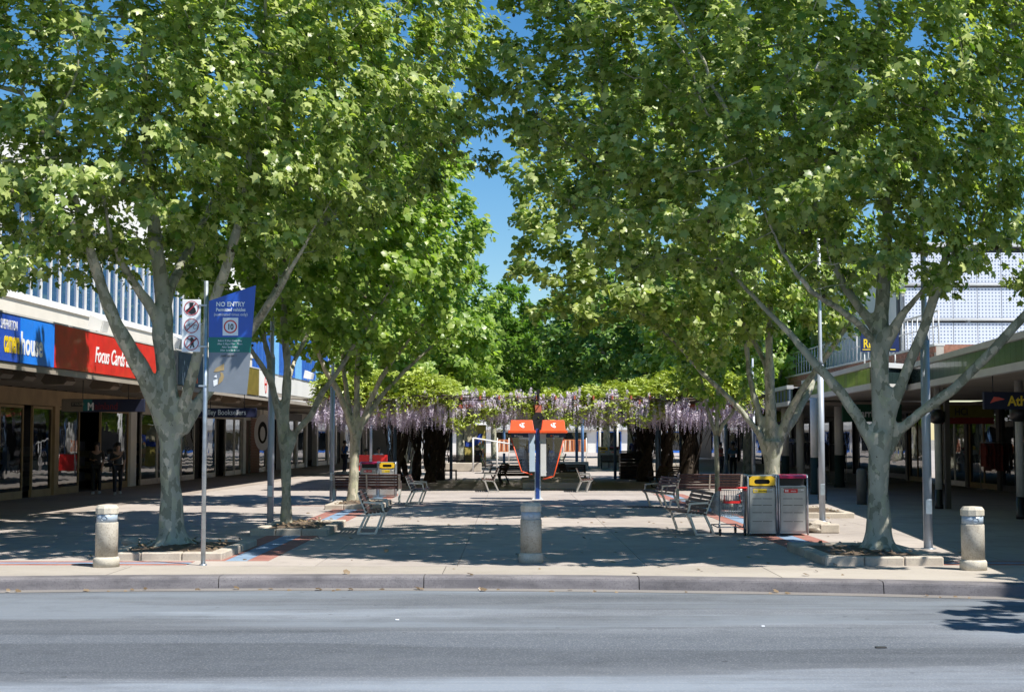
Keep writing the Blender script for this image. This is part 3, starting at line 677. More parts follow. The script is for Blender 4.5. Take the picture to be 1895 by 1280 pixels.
limbs=thin(limbs,[.92,.72,.78,.78,.8,.78,.8])
tree('large plane tree with a dark fork rising behind the pair of waste bins', (P(1428,958,T6).x,T6), limbs, [(5.4,33.4,8.3,4.7,3.8,4.2),(3.0,32,7.4,3.0,2.8,2.9),(4.8,32,5.2,4.2,2.4,1.6),(3.6,30.4,5.3,3.0,1.3,1.6),(.9,31.5,6.4,1.6,2,2.7)], 2100, 38000, .135, M_leafA, M_bark, LEAF_MD, voxel=.035, trunk_r=.22, group='plane trees along the mall',
  keepout=lambda q: (q[:,2] > 3.75+.45*np.sin(q[:,0]*2.4)) & (q[:,0] > -.45+.4*np.sin(q[:,2]*2)))
T5=37.5
limbs=[([(P(1328,938,T5).x,T5,.0), tuple(P(1327,880,T5)), tuple(P(1326,835,T5)), tuple(P(1325,800,T5))],[.075,.062,.06,.06]),
 LP([(1325,805,T5,4.5),(1310,760,T5,3),(1302,720,T5,2.5),(1290,670,T5,2)]), LP([(1326,805,T5,4.5),(1328,740,T5,3.5),(1333,660,T5,3),(1336,580,T5,2)]), LP([(1328,805,T5,4),(1338,785,T5,3.5),(1355,765,T5,3),(1375,720,T5,2)])]
tree('thin young tree with sparse pale leaves standing behind the trolley', (P(1328,938,T5).x,T5), limbs, [(5.4,37.5,4.9,1.9,1.7,2.3)], 700, 5200, .12, M_leafB, M_barkB, LEAF_MD, voxel=0, trunk_r=.06, flare=.8, name='young_tree', kill=.33, step=.22)
# unseen road-side tree whose shade falls on the road
tree('plane tree beyond the right edge of the picture, casting shade on the road', (12.4,17.6), [([(12.4,17.6,0),(12.4,17.6,2.4)],[.22,.17]),([(12.4,17.6,2.4),(11.6,15.4,4.2),(10.9,13.6,5.6)],[.12,.1,.05]),([(12.4,17.6,2.4),(13.5,17.6,4.6),(14,17.5,7)],[.12,.1,.05])], [(10.5,12.8,5.8,3.3,1.8,1.7),(12.6,14,8,3,2.5,2)], 400, 6000, .22, M_leafA, M_bark, LEAF_LO, voxel=0, group='plane trees along the mall')
# trees further down the mall: three kinds, copied
def far_tree(label, h, r, n, seed_limbs=5, nm='plane_tree', size=.30, lm=None):
    L=[([(0,0,0),(0.05,0,h*.18),(0,0,h*.24)],[r*.05,r*.042,r*.045])]
    for k in range(seed_limbs):
        a=k*2*math.pi/seed_limbs+rng.random(); q=.35+.25*rng.random()
        L.append(([(0,0,h*.22),(math.cos(a)*r*.3,math.sin(a)*r*.3,h*.42),(math.cos(a)*r*q*1.2,math.sin(a)*r*q*1.2,h*.68)],[r*.03,r*.022,r*.01]))
    return tree(label,(0,0),L,[(0,0,h*.62,r,r,h*.38),(r*.4,-r*.3,h*.48,r*.6,r*.6,h*.24),(-r*.4,-r*.35,h*.5,r*.6,r*.6,h*.25)],800,n,size,lm or M_leafC,M_bark,LEAF_LO,voxel=0,kill=.75,step=.45,leafout=.4,flare=.6,trunk_r=r*.05,name=nm,fullr=.03,tubeN=(7,5,3))
LT=far_tree('dark plane tree rising behind the right arm of the wisteria pergola',13.2,6.2,22000)
LT.location=(7.2,78,0); tag(LT,group='trees further down the mall')
LB=far_tree('bright leafy plane tree behind the left arm of the pergola',10.6,4.8,17000,lm=M_leafB)
LB.location=(-4.6,68,0); tag(LB,group='trees further down the mall')
far=[(LT,(-3.0,84,0),1.9,.92,'plane tree with a forked trunk beside the man sitting on the far bench'),
 (LB,(6.9,84,0),.6,1.02,'plane tree with a thick grey trunk right of the far backless bench'),
 (LT,(-7.5,100,0),2.6,.98,'tall plane tree beyond the mural, on the left side of the far mall'),
 (LT,(3.6,112,0),4.1,1.02,'plane tree closing the view behind the middle of the pergola'),
 (LB,(-1.5,122,0),3.0,1.15,'pale green plane tree in the gap straight down the mall'),
 (LB,(9.8,60,0),5.0,.98,'plane tree squeezed between the pergola and the right hand shops'),
 (LT,(8.5,130,0),.9,1.1,'most distant plane tree on the right of the mall'),
 (LT,(-7,140,0),3.3,1.1,'most distant plane tree on the left of the mall'),
 (LB,(1.9,98,0),2.2,.85,'slender plane tree beside the orange banner boards')]
for src,loc,rz,s,l in far:
    c=copy_tree(src); c.location=loc; c.rotation_euler.z=rz; c.scale=(s,s,s); c['label']=l

n=150; pos=np.stack([rng.uniform(-7,7,n),rng.uniform(18.4,34,n),np.full(n,.012)],1); pos[:40,1]=[kerb_y(x)-.12-.2*rng.random() for x in pos[:40,0]]; pos[:40,2]=-.135
fl_=leaf_mesh('fallen_leaves', LEAF_MD, pos, rand_leaves(pos, rng.normal(size=(n,3))*.2, 1,.1,.2,0), .05+rng.random(n)*.05, rng.random(n), M_litter)
tag(put('fallen_leaves', fl_), kind='stuff')
# ------------------------------------------------------------ left shops
AL = -math.atan(.0387); ML = Matrix.Translation((-15.85,0,0)) @ Matrix.Rotation(AL,4,'Z')
def LW(x,y,z): return ML@Vector((x,y,z))
CE = 5.2      # awning edge, local x
def sL(px, x=0.0):
    a=(px-947.5)/FPX; return (-15.85+x)/(a-.0387)
def unit(x0,x1,y0,y1,z0,z1,name,m,parent,bv=0): return MB().box(x0,x1,y0,y1,z0,z1,bv=bv).build(name,m,parent)
B1 = empty('shop_building', (-15.85,0,0), AL, 'long two storey shop building with white fins between its upper windows, left side', 'building')
E1 = 71.9
# upper wall bands
b = MB(); b.box(-.3,0,18,E1,3.4,5.75); b.box(-.3,0,18,E1,8.7,10.6); b.box(-8,-.3,18,18.3,0,10.6); b.box(-8,-.3,E1-.3,E1,0,10.6); b.box(-8,-.3,18.3,E1-.3,10.3,10.5)
b.build('upper_wall', M_off, B1)
unit(0,.12,18,E1,5.72,5.92,'window_ledge',M_white,B1); unit(.0,.06,18,E1,5.30,5.715,'ledge_band',M_cream,B1)
unit(-.0,.15,18,E1,8.62,8.8,'lintel',M_white,B1)
y=20.0; fm=MB().box(-.058,.0,-.03,.03,5.92,8.62).mesh('fin',M_white); gm=MB().box(-.07,-.06,.03,.77,5.92,8.62).mesh('pane',M_glassup)
back=MB(); back.box(-2.4,-2.3,18.3,E1-.3,5.8,8.7); back.box(-2.3,-.3,18.3,E1-.3,5.76,5.8); back.box(-2.3,-.3,18.3,E1-.3,8.72,8.8); back.build('upper_room', C('upper room grey',(.12,.13,.14)), B1)
while y<E1-.8: put('fin',fm,B1,(0,y,0)); put('pane',gm,B1,(0,y,0)); y+=.8
# awning: soffit, edge, gutter lip, parapet fascia back
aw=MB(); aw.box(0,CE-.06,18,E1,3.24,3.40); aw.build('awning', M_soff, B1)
# boarded soffit battens
bt=MB().box(.1,CE-.1,-.02,.02,3.20,3.238).mesh('batten',M_soff)
y=30.0
while y<E1: put('batten',bt,B1,(0,y,0)); y+=.9
unit(CE-.05,CE+.02,18,E1,3.06,3.185,'awning_lip',M_soff,B1); unit(CE-.30,CE-.05,18,E1,3.10,3.24,'gutter',M_trim,B1)
unit(CE-.34,CE-.05,18,E1,3.402,4.0,'fascia_back',M_off,B1)
# ground floor shopfront bays: (px0,px1,kind)
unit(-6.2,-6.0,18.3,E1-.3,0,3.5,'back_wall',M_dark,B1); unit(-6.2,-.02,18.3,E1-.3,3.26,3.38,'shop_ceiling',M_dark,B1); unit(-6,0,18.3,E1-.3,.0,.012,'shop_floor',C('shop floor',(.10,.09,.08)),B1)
unit(0,.10,30,sL(262),2.72,3.2,'bulkhead',M_tan,B1); unit(0,.08,sL(262),E1-.1,2.62,3.2,'bulkhead',M_cream,B1)
def bay(p0,p1,kind,x=0.0):
    y0,y1=sL(p0),sL(p1)
    if kind=='glass':
        w=empty('shop_window',(0,y0,0)); w.parent=B1
        m=MB(); m.box(-.06,.03,0,y1-y0,0,.22); m.box(-.04,.03,0,.05,.22,2.7); m.box(-.04,.03,y1-y0-.05,y1-y0,.22,2.7); m.box(-.04,.03,.05,y1-y0-.05,2.62,2.7)
        m.build('frame', M_alu if p0>230 else M_tan, w); MB().box(-.012,.0,.05,y1-y0-.05,.22,2.62).build('pane',M_glass,w)
    elif kind=='pier': unit(-.2,.1,y0,y1,0,2.72,'pier',{'t':M_tan,'w':M_white}.get('w' if p0>200 else 't'),B1)
    elif kind=='dark': unit(-.35,-.25,y0,y1,0,2.7,'dark_panel',M_dark,B1)
    elif kind=='recess':
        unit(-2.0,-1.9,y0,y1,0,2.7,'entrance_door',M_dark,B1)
for a in ((-160,-60,'glass'),(-55,-2,'recess'),(0,44,'glass'),(46,60,'dark'),(61,97,'glass'),(98,106,'pier'),(107,148,'glass'),(149,186,'recess'),(187,238,'glass'),(239,250,'pier'),(251,260,'dark'),(262,292,'glass'),(293,336,'glass'),(337,361,'glass'),(362,381,'dark'),(382,400,'glass'),(401,417,'dark'),(418,434,'glass'),(435,447,'glass'),(448,453,'pier')): bay(*a)
unit(-.3,.0,sL(453),sL(461),0,2.6,'side_door',C('brown door',(.12,.05,.03)),B1)
# brick pier, brick by brick
pr=empty('brick_pier',(0,sL(462),0)); pr.parent=B1; w=sL(479)-sL(462)
MB().box(-.3,.085,.01,w-.01,0,3.2).build('mortar',M_mortar,pr)
bk1=MB().box(.08,.10,.005,.225,.005,.071).mesh('brick',M_brickw)
cn=0
for r in range(40):
    for c in range(int(w/.235)):
        yy=c*.235+(.1 if r%2 else 0)
        if yy+.225<w and cn<290: put('brick',bk1,pr,(0,yy,r*.08)); cn+=1
# shop contents seen through glass
for y,h,c in ((41.2,1.7,(.25,.04,.04)),(43.2,1.5,(.35,.3,.25)),(45.5,1.4,(.3,.3,.32)),(50,1.6,(.2,.22,.3)),(52,1.2,(.4,.35,.2)),(55,1.3,(.5,.4,.2)),(58,1.5,(.2,.3,.45)),(61,1.2,(.5,.45,.35)),(65,1.4,(.5,.3,.12))):
    o=empty('display_stand',LW(-1.4,y,0),AL,None,'display stand','display stands in the left shop windows')
    o['label']='dim display stand inside the left shop window, '+{41.2:'nearest one with dark red goods',43.2:'second one with beige goods',45.5:'grey one by the doorway',50:'slate blue one past the doorway',52:'low mustard one',55:'orange one before the white pier',58:'blue one at the bookshop',61:'cream one at the bookshop',65:'tan one beside the brick pier'}[y]
    for k in range(3): MB().box(-.3,.3,-.6,.6,.25+k*h/3,.25+k*h/3+h*.2).build('shelf',C('goods%d'%y,c),o)
    MB().box(-.35,-.3,-.65,.65,0,h+.2).build('back_board',M_dark2,o)
# posters
def panel_sign(name,label,cat,x,y0,y1,z0,z1,m,th=.04,group=None):
    o=empty(name,LW(x,y0,0),AL,label,cat,group); MB().box(0,th,0,y1-y0,z0,z1).build('panel',m,o); return o
RM=(math.pi/2,0,math.pi/2)
o=panel_sign('poster','torn orange and white suit sale poster inside the shop window','poster',-.08,sL(70),sL(96),.95,2.05,C('poster orange',(.25,.09,.05)),.01)
MB().box(.012,.016,.15,1.25,1.0,1.95).build('paper',C('poster paper',(.55,.52,.48)),o); dy=.22
text('SUIT',.30,M_black,o,(.02,dy,1.60),RM,.002,.95,.1,.012); text('SALE',.30,M_black,o,(.02,dy,1.22),RM,.002,.95,.1,.012)
# fascia signs on the awning edge
def fascia(p0,p1,m,name,label,cat='sign',z0=3.20,z1=4.10,x=CE,cols=None):
    y0=sL(p0,CE) if p0>-900 else 22.5; y1=sL(p1,CE)
    o=empty(name,LW(x,y0,0),AL,label,cat,'shop signs along the left awning')
    n=max(1,round((y1-y0)/1.7))
    for i in range(n): MB().box(0,.05,(y1-y0)*i/n+.003,(y1-y0)*(i+1)/n-.003,z0,z1).build('sheet', m, o)
    MB().box(-.01,.065,0,y1-y0,z1,z1+.035).build('top_trim',M_trim,o); return o,y0,y1
o,y0,y1=fascia(-250,38,M_bluesign,'shop_sign','dark blue part of the camera shop sign with yellow letters')
ye=y1-y0; text('SHEPPARTON',.19,M_signwhite,o,(.056,ye-.16,3.80),RM,.003,.50,0,.0,'RIGHT'); 
text('camera',.44,M_yel,o,(.056,ye-.03,3.38),RM,.003,.43,0,.016,'RIGHT')
o,y0,y1=fascia(38,101,M_blue2,'shop_sign','bright blue part of the camera shop sign with white letters',x=CE+.004)
text('house',.44,M_signwhite,o,(.056,.02,3.38),RM,.003,1,0,.016,fit=1.15)
o,y0,y1=fascia(102,291,M_redsign,'shop_sign','long red sign with white script letters on the left awning')
text('Focus Cards & Gifts',.36,M_signwhite,o,(.056,2.5,3.45),RM,.003,.5,.35,.006,fit=3.5)
o,y0,y1=fascia(292,330,C('sign grey',(.2,.2,.21)),'shop_sign','short grey sign beside the trunk on the left awning')
o,y0,y1=fascia(331,456,C('sign slate',(.06,.10,.14)),'shop_sign','slate blue sign with small red and blue ribbons behind the front trunk')
for k,c in enumerate((M_redsign,M_signwhite,M_bluesign,M_redsign)): MB().box(.052,.058,1.2+k*.22,1.32+k*.22,3.3,3.3+.3+.1*(k%2)).build('ribbon',c,o)
o,y0,y1=fascia(457,479,M_goldp,'shop_sign','small square bronze coloured sign left of the white red marked sign')
o,y0,y1=fascia(480,497,M_white,'shop_sign','white sign with a thin red drop shaped mark')
ring=[Vector((.06,1.0+.16*math.sin(t),3.66+.34*math.cos(t))) for t in np.linspace(0,2*math.pi,17)]; MB().tube(ring,.012,5,False).build('drop_mark',M_redsign,o); MB().box(.056,.062,.8,1.1,3.6,3.66).build('dash',M_redsign,o)
# hanging signs under the awning
def hang(px0,px1,pyt,pyb,Y,m,label,th=.10):
    a=P(px0,pyt,Y); b=P(px1,pyb,Y); o=empty('hanging_sign',(a.x,Y,b.z),0,label,'hanging sign'); W=b.x-a.x; H=a.z-b.z
    MB().box(0,W,-th/2,th/2,0,H,bv=.012).build('board',m,o)
    for x in (W*.25,W*.8): MB().tube([(x,0,H),(x,0,3.26-b.z)],.012,6).build('hanger',M_darkm,o)
    return o,W,H
o,W,H=hang(115,268,738,762,36.5,C('night navy',(.006,.01,.035)),'long hanging sign with a beige left end, a green block and dark red letters')
MB().box(.01,W*.26,-.056,-.051,.012,H-.012).build('beige_panel',C('beige sign',(.16,.13,.095)),o); MB().box(W*.262,W*.37,-.058,-.051,.03,H-.012).build('green_panel',C('teal sign',(.01,.12,.12)),o)
MB().box(W*.12,W*.25,-.060,-.0565,H*.42,H*.75).build('black_plate',M_black,o)
text('ST KILDERS',.055,C('plate letters',(.3,.28,.2)),o,(W*.13,-.061,H*.53),(math.pi/2,0,0),.001,.8)
text('M',.19,M_signwhite,o,(W*.315,-.060,.05),(math.pi/2,0,0),.002,.8,0,.008); text('ainland',.19,C('dark red letters',(.16,.008,.012)),o,(W*.40,-.054,.06),(math.pi/2,0,0),.002,.8)
o,W,H=hang(361,475,755,772,42.5,C('deep navy sign',(.008,.012,.05)),'narrow navy hanging sign with white bookshop lettering behind the notice post')
text('Valley Booksellers',.16,M_signwhite,o,(W/2-.05,-.054,.075),(math.pi/2,0,0),.002,.80,0,.002,'CENTER')
# downlight boxes on the awning underside
for i,(px,lab) in enumerate(((-5,'nearest the frame edge'),(38,'above the dark recess'),(113,'at the left end of the long hanging sign'),(198,'above the long hanging sign'),(252,'just left of the front trunk'),(392,'first right of the notice pole'),(430,'over the bookshop sign'),(470,'over the brick pier'),(495,'beyond the brick pier'))):
    y=sL(px,CE-1.0); o=empty('downlight_box',LW(CE-1.0,y,3.2),AL,'brown box light under the left awning, '+lab,'light','box lights under the left awning')
    m=MB().prism([(-.2,0),(.2,0),(.3,-.16),(.22,-.24),(-.22,-.24),(-.3,-.16)],-.3,.3); m.build('housing',C('brown lamp box',(.16,.12,.08)),o); unit(-.15,.15,-.2,.2,0,.06,'mount',M_darkm,o)
# floodlights on the white fascia wall
for px,lab in ((182,'above the red sign, pale and square'),(327,'beside the front left trunk'),(571,'above the far white awning')):
    y=sL(px,CE-.2); o=empty('floodlight',LW(CE-.2,y,4.14),AL,'white floodlight '+lab,'floodlight','floodlights above the left awning')
    MB().tube([(0,0,0),(.0,0,.12)],.02,6).build('bracket',M_trim,o); MB().prism([(-.14,.10),(.16,.04),(.22,.30),(-.08,.42)],-.24,.24).build('lamp_head',M_white,o); MB().prism([(.17,.05),(.19,.045),(.245,.29),(.225,.295)],-.2,.2).build('lamp_glass',M_palew,o)
o=empty('banner_sign',LW(1.6,sL(488,1.6),1.15),AL,'tall narrow white oval sign edge-on with a dark drop beyond the brick pier','banner')
ov=[(.40*math.cos(t),.85+.85*math.sin(t)) for t in np.linspace(0,2*math.pi,25)[:-1]]
MB().prism(ov,-.03,.03).build('board',M_signwhite,o); MB().prism([(a*.55,.85+(b_-.85)*.6) for a,b_ in ov],-.035,.035).build('dark_drop',M_black,o); MB().prism([(a*.3,.8+(b_-.85)*.4) for a,b_ in ov],-.04,.04).build('white_drop',M_signwhite,o)
MB().tube([(0,0,1.7),(0,0,2.05)],.015,6).build('hanger',M_darkm,o)
# second building on the left
B2 = empty('shop_building', (-15.85,0,0), AL, 'white fronted shop building with blue panels above its awning, further along the left', 'building')
b=MB(); b.box(-.3,0,E1+.01,150,3.45,5.2); b.box(-.3,0,95,150,5.2,9.5); b.box(-.3,0,E1+.01,95,8.3,9.5); b.box(-10,-.3,149.7,150,0,9.5); b.build('upper_wall',M_off,B2)
y=E1+.02; i=0
while y<94.8:
    if i%3==2: unit(-.1,.05,y,y+2.2,5.2,8.3,'blue_panel',C('sky blue panel',(.16,.42,.72)),B2)
    else:
        w=empty('upper_window',(0,y,0)); w.parent=B2; m=MB()
        for k in range(4): m.box(-.05,.08,k*.72,k*.72+.09,5.2,8.3)
        m.box(-.05,.07,.09,2.16,5.2,5.32); m.build('frame',C('blue frame',(.03,.15,.55)),w); MB().box(-.04,-.02,.09,2.16,5.32,8.3).build('pane',M_glassup,w)
    y+=2.26; i+=1
unit(-2.5,-2.4,E1+.1,95,5.2,8.3,'upper_room',C('upper room blue',(.03,.06,.12)),B2)
unit(0,CE-.1,E1,150,3.24,3.4,'awning',M_soff,B2)
for i in range(14): unit(CE-.1,CE+.03,E1-9+.0+i*6.1+ (9 if i==0 else 0)*0 +9,E1+i*6.1+6.08,3.12,3.95,'fascia_panel',C('white awning fascia',(.74,.76,.78)),B2) if i<12 else None
for k in range(3): unit(CE+.032,CE+.05,E1,145,3.3+k*.22,3.312+k*.22,'fascia_line',M_trim,B2)
unit(CE-.34,CE-.1,E1,150,3.402,4.3,'fascia_back',M_white,B2)
unit(-5.2,-5.0,E1+.01,150,0,3.5,'back_wall',M_dark,B2); unit(-5.2,-.02,E1+.01,150,3.26,3.38,'shop_ceiling',M_dark,B2)
y=E1+1.2
for i in range(11):
    k=i%3; w=2.6+.6*k
    if k==1: unit(-1.5,-1.4,y,y+w,0,2.7,'entrance_door',M_dark,B2)
    else:
        o=empty('shop_window',(0,y,0)); o.parent=B2; m=MB(); m.box(-.06,.03,0,w,0,.25); m.box(-.04,.03,0,.08,.25,2.7); m.box(-.04,.03,w-.08,w,.25,2.7); m.build('frame',M_alu,o); MB().box(-.012,0,.08,w-.08,.25,2.7).build('pane',M_glass,o)
    unit(-.2,.1,y+w,y+w+.5,0,2.75,'pier',M_white if i%2 else M_palew,B2); y+=w+.5
unit(0,.08,E1+.2,150,2.76,3.2,'bulkhead',M_cream,B2)
o=empty('shop_sign',LW(.3,80,2.72),AL,'unlit dark lettered board over the far left doorway','sign'); MB().box(0,.06,0,4,0,.4).build('board',M_dark2,o)
# ------------------------------------------------------------ right shops
BR = empty('shop_building',(0,0,0),0,'dark shopfronts under a long green tiled awning, right side','building')
edge=[(8.1,14.5),(9.40,26.4),(10.25,35.2),(10.5,38.0),(9.25,36.75),(9.94,48.9)]
ZB=3.0
def wall_seg(a,b,off0,off1,z0,z1,name,m,parent,grid=0,mats=None):
    """vertical strip between two plan points, thickness from off0 to off1 (towards the mall = left of a->b)"""
    a=Vector((*a,0)); b=Vector((*b,0)); d=(b-a); L=d.length; ang=math.atan2(d.y,d.x); Mx=Matrix.Translation(a)@Matrix.Rotation(ang,4,'Z')
    if not grid: o=put(name,MB().box(0,L,off0,off1,z0,z1).mesh(name,m),parent); o.matrix_local=Mx; return
    n=max(1,round(L/grid))
    for i in range(n):
        o=put(name,MB().box(L*i/n+.006,L*(i+1)/n-.006,off0,off1,z0,z1).mesh(name,(mats[(i*7+3)%len(mats)] if mats else m)),parent); o.matrix_local=Mx
def canopy(edge,ZB,parent,mats,inner):
    for k,(a,b) in enumerate(zip(edge,edge[1:])):
        wall_seg(a,b,-.10,.06,ZB,ZB+.15,'lower_trim',M_trim,parent); wall_seg(a,b,-.04,.02,ZB+.152,ZB+.56,'glazed_tile',None,parent,.42 if a[1]<50 else 1.2,mats[k%len(mats)]); wall_seg(a,b,-.14,.09,ZB+.562,ZB+.69,'upper_trim',M_trim,parent)
        wall_seg(a,b,-.10,-.045,ZB+.152,ZB+.56,'fascia_back',M_greenblk,parent)
    poly=[(x,y) for x,y in edge]+[(inner,edge[-1][1]),(inner,edge[0][1])]
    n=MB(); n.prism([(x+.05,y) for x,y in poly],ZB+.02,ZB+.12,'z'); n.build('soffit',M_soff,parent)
    n=MB(); n.prism([(x+.12,y) for x,y in poly],ZB+.60,ZB+.63,'z'); n.build('awning_roof',M_trim,parent)
GM=[[M_green],[M_green],[M_greenblk],[M_greenblk],[M_lime,M_lime,M_green,M_lime],]
canopy(edge,ZB,BR,GM,22)
# right shopfronts (facade line)
fl=[(16.0,14),(16.3,46),(16.6,60)]
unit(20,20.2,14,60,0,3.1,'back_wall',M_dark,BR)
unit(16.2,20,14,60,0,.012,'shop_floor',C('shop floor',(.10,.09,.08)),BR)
unit(16.25,16.5,14,60,2.75,3.02,'bulkhead',M_dark2,BR)
y=18.0; k=0
while y<58:
    w=[2.9,1.6,2.4,3.1][k%4]
    if k%4==1: unit(17.6,17.7,y,y+w,0,2.75,'entrance_door',M_dark,BR)
    else:
        o=empty('shop_window',(16.3,y,0)); o.parent=BR; m=MB(); m.box(-.03,.06,0,w,0,.2); m.box(-.03,.05,0,.05,.2,2.75); m.box(-.03,.05,w-.05,w,.2,2.75); m.box(-.03,.05,w*.5-.02,w*.5+.02,.2,2.75); m.build('frame',[M_alu,M_darkm,M_tan][k%3],o); MB().box(0,.012,.05,w-.05,.2,2.75).build('pane',M_glass,o)
    unit(16.2,16.4,y+w,y+w+.3,0,2.75,'pier',M_dark2,BR); y+=w+.3; k+=1
# building above the awning: brick terrace and screens
UP = empty('upper_terrace',(0,0,0),0,'upper floor terrace with a low brick parapet and railing over the right awning','terrace')
tb=empty('brick_parapet',(11.1,37.6,3.66)); tb.parent=UP; MB().box(.02,.22,.01,20.6,0,.50).build('mortar',M_mortar,tb)
bk2=MB().box(.0,.02,.008,.402,.008,.155).mesh('brick',M_brickw)
for r in range(3):
    for c in range(49): put('brick',bk2,tb,(0,c*.41+(.2 if r%2 else 0),r*.163))
MB().box(-.03,.25,0,20.7,.502,.56).build('coping',M_trim,tb)
rl=MB()
for i in range(42): rl.tube([(11.25,37.8+i*.5,4.22),(11.25,37.8+i*.5,5.1)],.02,5)
rl.tube([(11.25,37.8,5.1),(11.25,58.3,5.1)],.03,6); rl.tube([(11.25,37.8,4.7),(11.25,58.3,4.7)],.015,6); rl.build('railing',M_trim,UP)
unit(11.3,12.6,37.7,37.9,3.7,4.2,'brick_return',M_brickw,UP)
CP=empty('screened_building',(0,0,0),0,'upper storey wrapped in white perforated metal screens on the right','building')
def perf():
    m, nt, b, out = nodes_of('perforated screen'); N=nt.nodes; L=nt.links
    ge=N.new('ShaderNodeTexCoord'); mp=N.new('ShaderNodeMapping'); mp.inputs['Scale'].default_value=(9.2,0,9.2); L.new(ge.outputs['Object'],mp.inputs[0])
    fr=N.new('ShaderNodeVectorMath'); fr.operation='FRACTION'; L.new(mp.outputs[0],fr.inputs[0]); sb=N.new('ShaderNodeVectorMath'); sb.operation='SUBTRACT'; sb.inputs[1].default_value=(.5,0,.5); L.new(fr.outputs[0],sb.inputs[0])
    ln=N.new('ShaderNodeVectorMath'); ln.operation='LENGTH'; L.new(sb.outputs[0],ln.inputs[0]); lt=N.new('ShaderNodeMath'); lt.operation='LESS_THAN'; lt.inputs[1].default_value=.24; L.new(ln.outputs['Value'],lt.inputs[0])
    mx=N.new('ShaderNodeMix'); mx.data_type='RGBA'; L.new(lt.outputs[0],mx.inputs[0]); mx.inputs[6].default_value=(.60,.63,.70,1); mx.inputs[7].default_value=(.16,.20,.30,1); L.new(mx.outputs[2],b.inputs['Base Color']); b.inputs['Roughness'].default_value=.5
    return m
M_perf=perf(); pz=MB().box(.01,.77,-.03,0,.0,.98).mesh('screen_panel',M_perf)
for r in range(3):
    for c in range(16): put('screen_panel',pz,CP,(12.6+c*.78,46,4.45+r*1.13))
    MB().tube([(12.4,45.93,4.40+r*1.13),(25.2,45.93,4.40+r*1.13)],.035,6).build('rail',M_white,CP)
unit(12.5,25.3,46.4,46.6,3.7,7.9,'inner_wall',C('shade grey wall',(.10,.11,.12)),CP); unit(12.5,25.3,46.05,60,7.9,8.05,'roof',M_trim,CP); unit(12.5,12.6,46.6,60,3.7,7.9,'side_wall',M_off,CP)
for c in range(7): unit(12.55+c*2.1,12.65+c*2.1,46.1,46.3,3.7,7.9,'column',M_trim,CP)
# further right buildings
F1=empty('shop_building',(0,0,0),0,'two storey building with grey awning and tall upper windows, further along the right','building')
edge2=[(9.45,48.95),(10.2,66),(10.9,84),(11.9,120)]
canopy(edge2,2.85,F1,[[M_greenblk,C('blue slate tile',(.08,.12,.18))],[M_greenblk],[M_lime]],20)
unit(17.0,17.2,60,140,0,3,'shop_wall',M_dark,F1)
for i in range(12):
    o=empty('shop_window',(16.9,61+i*5.2,0)); o.parent=F1; m=MB(); m.box(-.03,.06,0,4,0,.2); m.box(-.03,.05,0,.06,.2,2.6); m.box(-.03,.05,3.94,4,.2,2.6); m.box(-.03,.05,.06,3.94,2.55,2.6); m.build('frame',M_darkm,o); MB().box(0,.012,.06,3.94,.2,2.55).build('pane',M_glass,o)
unit(13.4,13.6,60.5,140,3.6,8.6,'upper_wall',M_off,F1); unit(13.4,20,60.3,60.5,3.6,8.6,'end_wall',M_off,F1)
y=62
while y<130:
    o=empty('upper_window',(13.36,y,0)); o.parent=F1; m=MB(); m.box(-.03,.03,0,.08,4.4,7.6); m.box(-.03,.03,1.8,1.88,4.4,7.6); m.box(-.03,.03,.08,1.8,7.5,7.6); m.build('frame',M_white,o); MB().box(0,.02,.08,1.8,4.4,7.5).build('pane',M_glassup,o); y+=3
# awning columns
def column(px,py,top,r,label,split=.38,thin=False):
    p=G(px,py); o=empty('awning_column',(p.x,p.y,0),0,label,'column','columns under the right awning')
    MB().lathe([(r*1.25,0),(r*1.25,.08),(r*1.05,.12),(r*1.05,top*split),],16).build('dark_base',C('column dark green',(.012,.03,.025)) if not thin else M_black,o)
    MB().lathe([(r,top*split+.001),(r,top)],16).build('white_shaft',M_palew if not thin else C('thin column grey',(.42,.42,.42)),o)
    if thin: MB().lathe([(r,0),(r*2.2,.05),(r*2.2,.28),(r*1.2,.36)],12,(0,0,top*.70)).build('collar',M_black,o)
column(1510,914,3.0,.15,'white awning column with dark foot, second from the clothes racks'); column(1554,901,3.0,.16,'white awning column with green black foot, left of the front right trunk'); column(1454,897,2.85,.14,'white awning column beside the clothes racks')
column(1482,897,2.85,.15,'shaded grey column between the clothes racks and the white ones',.05); column(1738,941,3.0,.085,'thin white column with black collar right of the front right pole',.16,True); column(1890,960,3.0,.09,'thin white column at the right edge of the frame',.16,True)
p=G(1755,941); tag(MB().box(-.06,.06,-.06,.06,0,3.0).build('steel_post',M_dark2,None,(p.x,p.y,0)),'dark square post right beside the thin white column','post')
p=G(1595,933); tag(MB().lathe([(.13,0),(.13,.88),(.11,.93),(.04,.95)],14).build('dark_bollard',C('dark grey bollard',(.10,.11,.12)),None,(p.x,p.y,0)),'dark grey post bollard in the awning shade left of the front right trunk','bollard')
p=G(1515,925); tag(MB().lathe([(.12,0),(.12,.88),(.10,.93),(.04,.95)],14).build('dark_bollard',C('dark grey bollard',(.10,.11,.12)),None,(p.x+.1,p.y,0)),'dark grey post bollard behind the right lamp pole','bollard')
